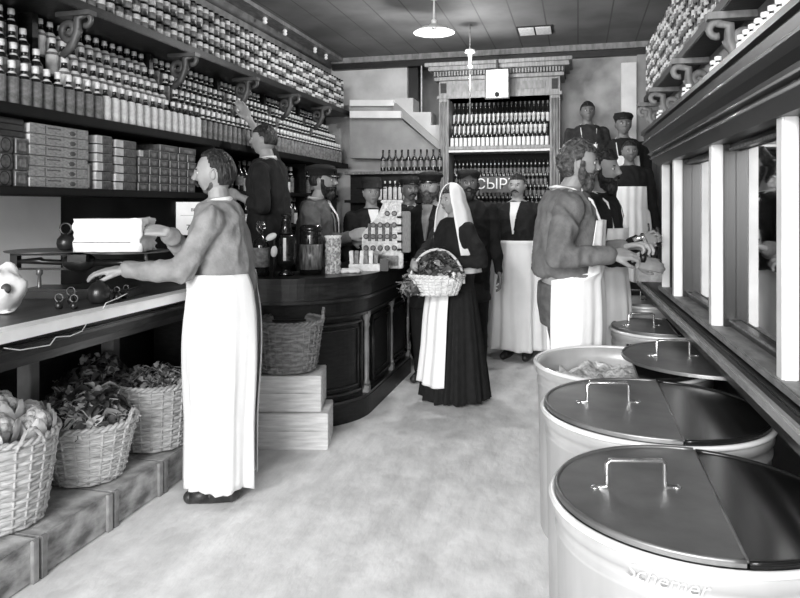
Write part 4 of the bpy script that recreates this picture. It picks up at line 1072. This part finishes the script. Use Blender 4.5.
def person(label, pos, face, H=1.72, skin=None, top=None, legs=None, vox=.008, lh=None, rh=None, lhint=None, rhint=None, headyaw=0, headpitch=0, headroll=0,
           hair='short', hairm=None, beard=None, hat=None, apron=None, bulk=1.0, collar=None, sleeves=True, lean=0.0, skirt=None, vest=False, curl=.6,
           lnorm=None, rnorm=None, sleeve_len=1.0, headfwd=.03, coat=False, shirtv=None, strap=False, seed=1, legspread=.09, lfd=None, rfd=None, sleevem=None, hem=None):
    skin = skin or M_skin; top = top or M_cloth_b; legs = legs or M_cloth_d; hairm = hairm or M_hair
    s = H/1.75; fx, fy = face; th = math.atan2(-fx, fy)
    root = thing('person', label, 'person', pos, th)
    inv = (Matrix.Translation(pos) @ Matrix.Rotation(th, 4, 'Z')).inverted()
    Lz = lambda z: lean*max(0, (z-.95)/.5)           # forward lean offset
    def tr(z, rx, ry, cy=0): return (z*s, rx*s*bulk, ry*s*bulk, (cy+Lz(z))*s)
    torso = [tr(.80, .13, .10), tr(.88, .158, .115), tr(.96, .165, .118), tr(1.07, .145, .108), tr(1.2, .155, .118, .005), tr(1.32, .170, .122, .005), tr(1.41, .165, .105), tr(1.465, .11, .08), tr(1.50, .06, .06)]
    shz = 1.405*s; sw = .175*s*bulk; sy = Lz(1.4)*s
    # --- arms
    arms = []
    for side, tgt, hint, nrm, fd in ((-1, lh, lhint, lnorm, lfd), (1, rh, rhint, rnorm, rfd)):
        Sx = Vector((side*sw, sy, shz))
        if tgt is None: T_ = Vector((side*(.26*s*bulk), sy+.06*s, .86*s))
        else: T_ = inv @ Vector(tgt)
        hv = Vector(hint) if hint else Vector((side*.5, -1, -.4))
        E, Wr = ik(Sx, T_, .29*s, .265*s, hv); fdir = (Wr-E).normalized() if fd is None else (inv.to_3x3() @ Vector(fd))
        n_ = (inv.to_3x3() @ Vector(nrm)) if nrm else Vector((side*1.0, 0, .2))
        arms.append((side, Sx, E, Wr, fdir, n_))
    body = MB(); loft(body, torso, skin)
    hy = sy+headfwd*s; neck0 = Vector((0, sy-.005, 1.45*s)); hc = Vector((0, hy, (1.75-.122)*s))
    chain(body, [neck0, Vector((0, hy-.012, 1.545*s))], [.056*s, .052*s], skin)
    for side in (-1, 1):
        hip = Vector((side*.085*s, 0, .88*s)); kn = Vector((side*legspread*s, .012, .47*s)); an = Vector((side*legspread*s, -.02, .075*s))
        chain(body, [hip, kn, an], [.082*s, .056*s, .038*s], skin)
        chain(body, [an, Vector((side*(legspread+.01)*s, .10*s, .035*s))], [.034*s, .028*s], skin)
    for side, Sx, E, Wr, fd, n_ in arms:
        chain(body, [Sx, E, Wr], [.046*s, .038*s, .026*s], skin)
        hand_into(body, Wr, fd, n_, side*1.0 if True else 1, curl, s*.98, skin)
    me = remesh(body, vox, 2)
    bb = MB(); add_mesh(bb, me, skin, smooth=True); bpy.data.meshes.remove(me)
    HM = TRS(hc, headpitch, headroll, headyaw, (s*.98, s*.98, s*.98))
    add_head(bb, HM, skin)
    bb.build('body', root, fix=False)
    # --- garments
    def ring_inf(q, k): return [(z, rx+k, ry+k, cy) for (z, rx, ry, cy) in q]
    g = MB(); hz_ = hem or .90
    tr2 = [(z, rx+(.016+.020*math.exp(-((z/s-1.10)/.12)**2))*s, ry+(.016+.028*math.exp(-((z/s-1.10)/.12)**2))*s, cy-.010*s*math.exp(-((z/s-1.10)/.12)**2)) for (z, rx, ry, cy) in torso]; 
    if not coat: tr2 = [(hz_*s, .178*s*bulk, .138*s*bulk, Lz(hz_)*s)]+[q_ for q_ in tr2 if q_[0] > (hz_+.02)*s]
    if coat: tr2 = [(.62*s, .185*s*bulk, .15*s*bulk, 0)]+tr2
    elif vest is None: pass
    loft(g, tr2[:-1]+[(1.485*s, .066*s, .064*s, sy)], top)
    gs = g if (not sleevem) else MB()
    for side, Sx, E, Wr, fd, n_ in arms:
        if sleeves:
            e = E.lerp(Wr, sleeve_len) if sleeve_len < 1 else E.lerp(Wr, .93)
            rad = .047*s
            chain(gs, [Sx+Vector((0, 0, -.005)), E, e], [.064*s*bulk, .053*s, .037*s if sleeve_len >= 1 else .05*s], top)
        else: chain(g, [Sx*1.0, Sx.lerp(E, .1)], [.058*s, .055*s], top)
    me = remesh(g, max(vox, .008)*1.1, 5, .012*s, (10, 10, 6), seed); gm = MB(); add_mesh(gm, me, top, smooth=True); gm.build('jacket' if coat or top in (M_cloth_b, M_cloth_d) else 'shirt', root, fix=False)
    if sleevem and sleeves:
        me = remesh(gs, max(vox, .008)*1.1, 5, .012*s, (10, 10, 6), seed); gm = MB(); add_mesh(gm, me, sleevem, smooth=True); gm.build('sleeve', root, fix=False)
    if skirt:
        sk = MB(); n = 96; vs = []; K = 26
        for k in range(K+1):
            q = k/K; z = (1.03-q*1.0)*s; a = skirt
            for i in range(n):
                t = 2*PI*i/n; fold = .018*q*math.sin(14*t+2*math.sin(3*t)+seed)+.012*q*math.sin(23*t+1.3)
                rx = (.15+(a[0]-.15)*q**.75)*s+fold; ry = (.12+(a[1]-.12)*q**.75)*s+fold
                vs.append((rx*math.cos(t), ry*math.sin(t)+(Lz(1.03)*(1-q)+a[2]*q)*s, z+.006*math.sin(9*t)*(q > .9)))
        fs = []
        for k in range(K): fs += [(k*n+i, k*n+(i+1) % n, (k+1)*n+(i+1) % n, (k+1)*n+i) for i in range(n)]
        fs += [tuple(range(n)), tuple(K*n+i for i in range(n))[::-1]]
        sk.add(vs, fs, legs, True); sk.build('skirt', root)
    else:
        tg = MB()
        loft(tg, [(.78*s, .15*s*bulk, .115*s*bulk), (.9*s, .172*s*bulk, .13*s*bulk), (1.0*s, .165*s*bulk, .128*s*bulk)], legs)
        for side in (-1, 1):
            chain(tg, [Vector((side*.088*s, 0, .86*s)), Vector((side*legspread*s, .01, .47*s)), Vector((side*legspread*s, -.02, .09*s))], [.098*s, .076*s, .062*s], legs)
        me = remesh(tg, .011, 4, .006, (8, 8, 6), seed+4); gm = MB(); add_mesh(gm, me, legs, smooth=True); gm.build('trousers', root, fix=False)
    for side in (-1, 1):
        sh = MB(); chain(sh, [Vector((side*legspread*s, -.045*s, .04*s)), Vector((side*(legspread+.004)*s, .05*s, .04*s)), Vector((side*(legspread+.015)*s, .15*s, .034*s))], [.040*s, .043*s, .032*s], M_leather)
        for v in sh.v: v.z = max(v.z, .002)
        sh.build('shoe', root)
    # --- hair, beard
    if hair:
        mk = {'short': hair_mask(.50, -.35), 'boy': hair_mask(.45, -.3), 'receding': hair_mask(.72, -.55), 'bushy': hair_mask(.50, -.75, -.1), 'curly': hair_mask(.50, -.65, -.05)}[hair]
        tk = {'short': .008, 'boy': .009, 'receding': .011, 'bushy': .016, 'curly': .015}[hair]
        shell(HM, mk, tk, hairm, .004 if hair not in ('bushy', 'curly') else .014, 45 if hair != 'curly' else 55, seed).build('hair', root, fix=False)
    if beard:
        if beard != 'moustache':
            thk = {'short': .006, 'full': .02, 'long': .028, 'stubble': .003}[beard]
            hb_ = hairm if beard != 'stubble' else M_hairb
            sb_ = shell(HM, beard_mask(1, -.18 if beard != 'stubble' else -.42), thk, hb_, .006, 60, seed)
            if beard in ('full', 'long'):
                dz = .028 if beard == 'full' else .05
                sb_.ball((0, .066, -.10-dz*.3), (.046, .034, .036+dz*.5), hairm, HM, 20, 14)
                for v in sb_.v[-300:]: pass
            sb_.build('beard', root, fix=False)
        mm = MB()
        for sx in (-1, 1): mm.tube([(0, .106, -.040), (sx*.014, .104, -.044), (sx*.028, .094, -.053), (sx*.036, .084, -.064)], [.0065, .0075, .0055, .002], hairm, 8, HM)
        mm.build('moustache', root)
    # --- hats
    if hat == 'cap':
        hm = MB()
        hm.lathe([(.088, -.004), (.092, .016), (.094, .03), (.108, .042), (.111, .054), (.098, .074), (.055, .086), (.001, .089)], M_cloth_b, (0, -.012, .045), n=32, M=HM, close=False, sy=1.12)
        hm.lathe([(.001, .0), (.09, .0)], M_cloth_b, (0, -.012, .046), n=32, M=HM, close=False, sy=1.12)
        vs = []; n = 16
        for i in range(n+1):
            t = PI*.17+PI*.66*i/n; vs += [(.093*math.cos(t), -.012+.104*math.sin(t), .050), (.10*math.cos(t), .0+.145*math.sin(t), .034), (.10*math.cos(t), .0+.145*math.sin(t), .029), (.093*math.cos(t), -.012+.104*math.sin(t), .044)]
        fs = []
        for i in range(n):
            a = 4*i; fs += [(a, a+4, a+5, a+1), (a+1, a+5, a+6, a+2), (a+2, a+6, a+7, a+3)]
        hm.add(vs, fs, M_black, True, HM); hm.build('flat_cap', root, fix=False)
    elif hat == 'beret':
        hm = MB(); hm.lathe([(.086, -.004), (.090, .014), (.097, .028), (.099, .044), (.088, .064), (.055, .08), (.001, .085)], M_cloth_b, (0, -.012, .045), n=32, M=HM @ TRS((0, 0, 0), .07), close=False, sy=1.14)
        for v in hm.v:
            q = (HM.inverted() @ v); k_ = noise.noise(q*22)*.012*sstep(.06, .1, q.z); v += HM.to_3x3() @ Vector((q.x*.04*sstep(.06, .1, q.z)+k_, k_, k_*.6))
        hm.lathe([(.001, .0), (.05, .002), (.062, -.004)], M_black, (0, .072, .052), n=20, M=HM, close=False, sx=1.15, sy=.9)
        hm.build('cap', root, fix=False)
    elif hat == 'brim':
        hm = MB(); hm.lathe([(.135, .0), (.14, .006), (.094, .010), (.094, .07), (.088, .1), (.06, .105), (.03, .098), (.001, .096)], M_cloth_b, (0, -.01, .04), n=36, M=HM, close=False, sy=1.1)
        hm.lathe([(.135, .0), (.08, .0)], M_cloth_b, (0, -.01, .04), n=36, M=HM, close=False, sy=1.1); hm.build('hat', root, fix=False)
    if collar:
        cm = MB(); cm.tube([(.064*s*math.cos(t), sy+.004+.062*s*math.sin(t), 1.487*s+.010*math.sin(t)*-1) for t in [2*PI*i/28 for i in range(28)]], .0085*s, collar, 7, closed=True, flat=1.8); cm.build('collar', root)
    if shirtv:
        vm = MB(); w = .045*s; K = 8; vs = []
        for k in range(K+1):
            q = k/K; z = (1.48-.30*q)*s; ww = w*(1-q)+.003
            yy = sy+(.075+.072*sstep(0, .5, q))*s*bulk+.038*s
            for i in range(5): x = ww*(i/2-1); vs.append((x, yy-abs(x)*.25, z))
        fs = []
        for k in range(K):
            for i in range(4): a = k*5+i; fs.append((a, a+1, a+6, a+5))
        o2 = len(vs); vs += [(x, y-.03, z) for x, y, z in vs]; fs += [tuple(i+o2 for i in f[::-1]) for f in fs]
        vm.add(vs, fs, shirtv, True); vm.build('shirt_front', root, fix=False)
    if apron:
        ap = MB(); zt, zb_ = apron['z'][0]*s, apron['z'][1]*s; K = 34; n = 56; vs = []; bib = apron.get('bib', None)
        Aw = apron.get('a', 1.5); wb_ = apron.get('wb', .22)*s; db = apron.get('db', .2)*s; wav = apron.get('wave', .012)
        zw_ = 1.04*s; top_in = .040*s
        for layer in (0, 1):
            for k in range(K+1):
                q = k/K; z = zt+(zb_-zt)*q
                if z > zw_:
                    kk = (z-zw_)/max(1e-6, (1.42*s-zw_)); rx = (.150+.03*kk)*s*bulk+top_in+.012; ry = (.122+.012*kk)*s*bulk+top_in+.014; 
                    if z > 1.36*s: ry -= (z-1.36*s)*.5; 
                    cy = Lz(z/s)*s; aa = (bib if bib else Aw)*(1-.35*kk)
                    aa = aa if z > zw_+.03 else aa
                    wv = .003
                else:
                    kk = (zw_-z)/(zw_-zb_); e = kk**.7; hb = .035*s*math.sin(PI*min(1, kk/.34*.5))*(1-kk)
                    rx = .150*s*bulk+top_in+.012+(wb_-.162*s*bulk-top_in)*e+hb; ry = .122*s*bulk+top_in+.014+(db-.136*s*bulk-top_in)*e+hb*.8; cy = Lz(z/s)*s+apron.get('cy', 0)*e; aa = Aw
                    wv = .003+wav*kk
                rx -= layer*.004; ry -= layer*.004
                for i in range(n+1):
                    t = -aa+2*aa*i/n; f_ = wv*math.sin(11*t+seed+3*math.sin(2*t))+wv*.6*math.sin(19*t+z*2)
                    vs.append(((rx+f_)*math.sin(t), cy+(ry+f_)*math.cos(t), z+.010*math.sin(5*t)*(q > .97)))
        fs = []; O = (K+1)*(n+1)
        for l in (0, 1):
            for k in range(K):
                for i in range(n): a = l*O+k*(n+1)+i; fs.append((a, a+1, a+n+2, a+n+1))
        for k in range(K):
            for i in (0, n): a = k*(n+1)+i; fs.append((a, a+n+1, a+n+1+O, a+O))
        for i in range(n):
            for k in (0, K): a = k*(n+1)+i; fs.append((a, a+1, a+1+O, a+O))
        ap.add(vs, fs, M_apron, True); ap.build('apron', root)
        if strap:
            sp = MB()
            for sx in (-1, 1):
                w0 = math.sin((bib or 1)*.65)*.16*s
                sp.tube([(sx*w0*.9, sy+.145*s*bulk, zt-.005), (sx*.085*s, sy+.11*s*bulk, 1.43*s), (sx*.078*s, sy+.03*s, 1.488*s), (sx*.05*s, sy-.055*s, 1.505*s), (0, sy-.085*s, 1.50*s)], .0075*s, M_apron, 6, flat=.7)
            sp.build('apron_strap', root)
    return root, HM, s
IL = -RGT; IR = RGT; TC = -FWD   # image left, image right, toward camera
def face(*w):   # combos of (right, toward camera)
    v = RGT*w[0]+TC*w[1]; v.normalize(); return (v.x, v.y)

# clerk at the scale
hand_ball = P(124, 270, 3.22); hand_parcel = P(167, 232, 3.33)
person('clerk in light grey shirt and long white apron weighing goods at the left counter', W(225, 3.47), face(-1, .06), 1.735, M_skinp, M_cloth_l, M_cloth_d, vox=.0045,
       lh=hand_ball, rh=hand_parcel, lhint=(-.2, -.5, -1), rhint=(.1, .2, -1), hair='receding', beard='stubble', collar=M_apron,
       hem=1.0, apron=dict(z=(1.13, .075), a=2.75, wb=.19, db=.185, wave=.014, cy=.01), headfwd=.02, headpitch=-.06, lean=.03, curl=.42, lnorm=(-.1, -.25, 1), rnorm=(.1, -.5, .8),
       lfd=tuple(-RGT*1+Vector((0, 0, -.05))), rfd=tuple(-RGT*.9+Vector((0, 0, .12))), bulk=1.0, seed=2)
# boy reaching the shelf
person('boy with dark hair and black jacket reaching up to the bottle shelf', W(268, 5.05, .35), face(-1, -.15), 1.70, M_skinp, M_cloth_b, M_cloth_b, vox=.008,
       rh=P(248, 118, 5.25), lh=P(238, 196, 4.95), rhint=(1, 0, -.2), hair='boy', collar=M_white, headpitch=.05, sleeve_len=.35, curl=.5, seed=3, rfd=(-.5, .2, .8), bulk=1.02)
t = thing('step_stool', 'dark wooden step stool under the boy who reaches for bottles', 'stool', W(268, 5.05), A)
MB().b2((-.2, -.17, .31), (.2, .17, .347), M_dark, bev=.004).build('seat', t)
for x in (-.16, .16):
    for y in (-.13, .13): MB().b2((x-.02, y-.02, 0), (x+.02, y+.02, .31), M_dark).build('leg', t)
# shop man at the till
person('bearded man in dark cap and grey jacket working the cash register', W(316, 5.45), face(1, .12), 1.77, M_skinp, M_cloth_g, M_cloth_d, vox=.008,
       rh=P(350, 236, 5.15), lh=P(352, 240, 5.3), rhint=(.2, -.3, -1), hair='short', beard='full', hat='cap', collar=M_white, shirtv=M_white, coat=True, headfwd=.05, curl=.7, seed=4)
person('man in brimmed hat with white shirt behind the cash register', W(371, 6.0), face(.25, 1), 1.68, M_skin, M_cloth_b, M_cloth_b, vox=.009, hair='short', hat='brim', shirtv=M_white, coat=True, seed=5, headroll=0)
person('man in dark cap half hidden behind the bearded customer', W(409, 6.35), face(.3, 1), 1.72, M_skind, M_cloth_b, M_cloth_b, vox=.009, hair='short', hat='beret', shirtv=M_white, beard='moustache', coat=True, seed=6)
person('bearded customer in flat cap and open dark coat beside the register', W(431, 5.75), face(-.35, 1), 1.73, M_skin, M_cloth_b, M_cloth_b, vox=.008, hair='short', beard='full', hat='cap', hairm=M_hairb, shirtv=M_cloth_l, coat=True, seed=7)
# woman
wp = W(455, 5.16)
bask_c = P(437, 290, 4.86)
wr, HMw, ws = person('woman in white headscarf and long black dress carrying a vegetable basket', wp, face(-.85, .6), 1.60, M_skinp, M_cloth_b, M_cloth_b, vox=.008,
       lh=P(448, 262, 4.95), rh=P(415, 262, 4.95), lhint=(-.8, -.6, -.6), rhint=(.8, -.4, -.6), hair='short', collar=None, skirt=(.27, .28, 0),
       apron=dict(z=(1.0, .17), a=.62, wb=.30, db=.315, wave=.006), headfwd=.03, curl=1.0, seed=8, bulk=.95)
sc_ = MB(); n = 40; K = 22; vs = []; idx = []
for k in range(K+1):
    q = k/K
    for i in range(n+1):
        am = PI*(.86-.30*q); t = -am+2*am*i/n            # around the back of the head; t=0 is straight back
        if q < .5:
            e = q/.5*PI/2; r = math.sin(e); z = 1.478+.148*math.cos(e)+.0; rx, ry = .098*r+.001, .122*r+.001; cy = .028
        else:
            e = (q-.5)/.5; z = 1.478-.52*e; rx, ry = .102+.115*e**.6-.02*e, .128+.11*e**.8; cy = .028-.02*e
        f_ = .006*math.sin(9*t+2)*q
        vs.append((ws*(rx+f_)*math.sin(t), ws*(cy-(ry+f_)*math.cos(t)), ws*z*1.09375))
fs = [(k*(n+1)+i, k*(n+1)+i+1, (k+1)*(n+1)+i+1, (k+1)*(n+1)+i) for k in range(K) for i in range(n)]
o = sc_.add(vs, fs, M_apron, True).build('headscarf', wr, fix=False); md = o.modifiers.new('t', 'SOLIDIFY'); md.thickness = .008; md.offset = 1
vb = basket('carrying_basket', 'small white hoop handled basket of vegetables on the arm of the woman', bask_c+Vector((0, 0, -.04)), .135, .19, .135, M_wickw, rz=A, rows=7, stakes=24, hoop=True, sy=.62, hs=.24)
vb['group'] = 'carried basket'
leaves('leafy_greens', bask_c+Vector((0, 0, .10)), .17, .105, .18, 360, [M_leafd, M_leafd, M_leafm], .055, 'leafy vegetables heaped in the small white basket of the woman', 'vegetables', seed=11, droop=0)
leaves('trailing_greens', bask_c-RGT*.17+Vector((0, 0, .04)), .07, .07, .12, 70, [M_leafd, M_leafm, M_leafm], .06, 'green tops trailing over the left end of the white basket', 'vegetables', stem=.6, seed=12, droop=.5)
for i, (dx, dz, w) in enumerate([(.03, .10, 'leftmost'), (.06, .125, 'second'), (.085, .09, 'lowest'), (.11, .115, 'rightmost'), (.075, .145, 'topmost')]):
    o = MB().lathe([(.001, -.02), (.012, -.016), (.021, 0), (.014, .015), (.004, .022)], M_cap, n=14).build('onion', None, bask_c+RGT*dx-FWD*.085+Vector((0, 0, dz))); tag(o, 'small white onion in the basket of the woman, '+w+' of five', 'onion', 'onions in the white basket')
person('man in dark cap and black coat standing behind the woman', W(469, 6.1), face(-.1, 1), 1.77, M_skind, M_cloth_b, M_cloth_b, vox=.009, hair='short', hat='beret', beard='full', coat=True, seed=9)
person('moustached man in black jacket and frayed white apron left of the grocers', W(518, 6.6), face(-.45, 1), 1.76, M_skin, M_cloth_b, M_cloth_b, vox=.008, hair='short', beard='moustache', shirtv=M_white, coat=False,
       apron=dict(z=(1.12, .10), a=1.7, wb=.30, db=.22, wave=.02), rh=tuple(W(512, 6.85, 1.0)), lh=tuple(W(524, 6.85, 1.0)), lhint=(.5, -.5, -.4), rhint=(-.5, -.5, -.4), seed=10, bulk=1.1)
person('bearded grocer in grey jacket and white apron handling goods over the drums', W(566, 3.76), face(1, .16), 1.81, M_skinp, M_cloth_m, M_cloth_g, vox=.0045,
       rh=P(612, 255, 3.45), lh=P(625, 247, 3.75), rhint=(.5, -.6, -.8), lhint=(-.3, -.4, -.9), hair='curly', hairm=M_hairb, beard='full', collar=M_white, headfwd=.06, headpitch=-.1,
       hem=1.04, apron=dict(z=(1.33, .05), a=2.05, bib=1.1, wb=.175, db=.17, wave=.012), strap=True, curl=.9, seed=11, bulk=1.12, lnorm=(0, 0, 1), rnorm=(.1, -.6, .8))
person('bearded grocer in black shirt and white apron behind the first grocer', W(596, 4.3), face(.75, .65), 1.80, M_skinp, M_cloth_b, M_cloth_b, vox=.007,
       rh=P(636, 262, 3.95), lh=P(645, 240, 4.1), hair='bushy', beard='full', headfwd=.04, headpitch=-.05, collar=M_white, apron=dict(z=(1.28, .06), a=1.5, bib=.9, wb=.2, db=.19), strap=True, seed=12, curl=.7)
# boys on the platform
pf = thing('platform_steps', 'dark wooden steps that raise the three shop boys', 'steps', (.1, 6.6, 0))
bz = [.93, .73, .55]
bp_ = [W(587, 6.75, bz[0]), W(625, 6.45, bz[1]), W(632, 6.05, bz[2])]
MB().b2((-.3, .3, 0), (.22, .82, bz[0]-.002), M_dark).build('step_block', pf)
MB().b2((.05, -.55, 0), (.58, -.105, bz[2]-.002), M_dark).build('step_block', pf)
MB().b2((.08, -.1, 0), (.58, .295, bz[1]-.002), M_dark).build('step_block', pf)
bp_ = [Vector((.08, 6.88, bz[0])), Vector((.46, 6.80, bz[1])), Vector((.42, 6.42, bz[2]))]
bp_[0] = atY(587, 150, 7.12); bp_[0].z = bz[0]; bp_[1] = atY(623, 150, 6.70); bp_[1].z = bz[1]; bp_[2] = atY(629, 150, 6.32); bp_[2].z = bz[2]
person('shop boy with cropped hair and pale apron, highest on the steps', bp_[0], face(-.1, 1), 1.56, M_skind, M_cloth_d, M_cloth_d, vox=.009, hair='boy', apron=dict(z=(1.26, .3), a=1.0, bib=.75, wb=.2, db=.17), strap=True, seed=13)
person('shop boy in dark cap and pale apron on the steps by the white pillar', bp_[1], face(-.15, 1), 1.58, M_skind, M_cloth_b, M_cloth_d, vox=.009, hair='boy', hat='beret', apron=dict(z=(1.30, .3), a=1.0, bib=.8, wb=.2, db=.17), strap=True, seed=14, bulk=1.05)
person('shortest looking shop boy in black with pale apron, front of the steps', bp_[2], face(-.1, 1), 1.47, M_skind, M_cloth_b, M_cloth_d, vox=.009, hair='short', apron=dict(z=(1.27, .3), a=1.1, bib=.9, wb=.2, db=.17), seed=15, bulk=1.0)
# goods at the far end of the ledge
t = thing('goods_stand', 'dark openwork stand on a white block at the far end of the ledge', 'stand', R(.66, 5.05, .931), BETA)
MB().b2((-.12, -.08, 0), (.12, .08, .13), M_lab, bev=.004).build('white_block', t)
m = MB()
for i in range(7): m.tube([(-.11+.036*i, -.07, .13), (-.11+.036*i, -.07, .25)], .005, M_iron, 6)
m.b2((-.12, -.08, .24), (.12, -.06, .26), M_iron); m.b2((-.12, -.08, .13), (.12, .08, .14), M_iron); m.build('openwork_rack', t)
MB().tube([(-.04, -.05, .14), (-.055, -.05, .4)], .007, M_iron, 6).build('upright_rod', t)
t = thing('held_tool', 'small bright metal slicer held by the grey jacketed grocer', 'tool', P(643, 240, 3.68), A)
MB().tube([(-.05, 0, 0), (0, 0, .02), (.02, 0, -.02), (.03, 0, -.09)], [.012, .016, .012, .01], M_chrome, 8).build('blade', t); MB().lathe([(.012, -.12), (.02, -.1), (.016, -.07)], M_iron, n=10).build('grip', t)

#@@LIGHT
# ================================================================ light and camera
w = bpy.data.worlds.new('World'); S.world = w; w.use_nodes = True
bg = w.node_tree.nodes['Background']; bg.inputs[0].default_value = (1, 1, 1, 1); bg.inputs[1].default_value = 1.2
def area(name, p, tgt, sx, sy, e):
    l = bpy.data.lights.new(name, 'AREA'); l.shape = 'RECTANGLE'; l.size = sx; l.size_y = sy; l.energy = e
    o = bpy.data.objects.new(name, l); C.objects.link(o); o.location = p
    o.rotation_euler = (Vector(tgt)-Vector(p)).to_track_quat('-Z', 'Y').to_euler(); return o
area('shop_front_daylight', (-1.6, -5.2, 2.5), (-.9, 5.0, .9), 4.2, 3.2, 640)
def lamp(name, p, e, r):
    l = bpy.data.lights.new(name, 'POINT'); l.energy = e; l.shadow_soft_size = r
    o = bpy.data.objects.new(name, l); C.objects.link(o); o.location = p
area('added_floor_fill', (-1.0, -1.9, 2.95), (-.9, 3.2, 0), 3.0, .5, 105)  # added fill light to brighten the floor, no known source there
lamp('pendant_light', W(434, 5.5, 2.70), 42, .06); lamp('pendant_light_rear', W(470, 6.3, 2.62), 16, .05)
cam = bpy.data.cameras.new('Camera'); co = bpy.data.objects.new('Camera', cam); C.objects.link(co)
co.location = (0, 0, EYE); co.rotation_euler = (PI/2, 0, A)
cam.sensor_width = 36; cam.lens = F/800*36; cam.shift_x = 0; cam.shift_y = -(299-HOR)/800
cam.clip_start = .05; S.camera = co
S.view_settings.view_transform = 'Standard'; S.view_settings.look = 'None'; S.view_settings.gamma = 1; S.view_settings.exposure = .22
try: S.view_settings.use_curve_mapping = False
except Exception: pass
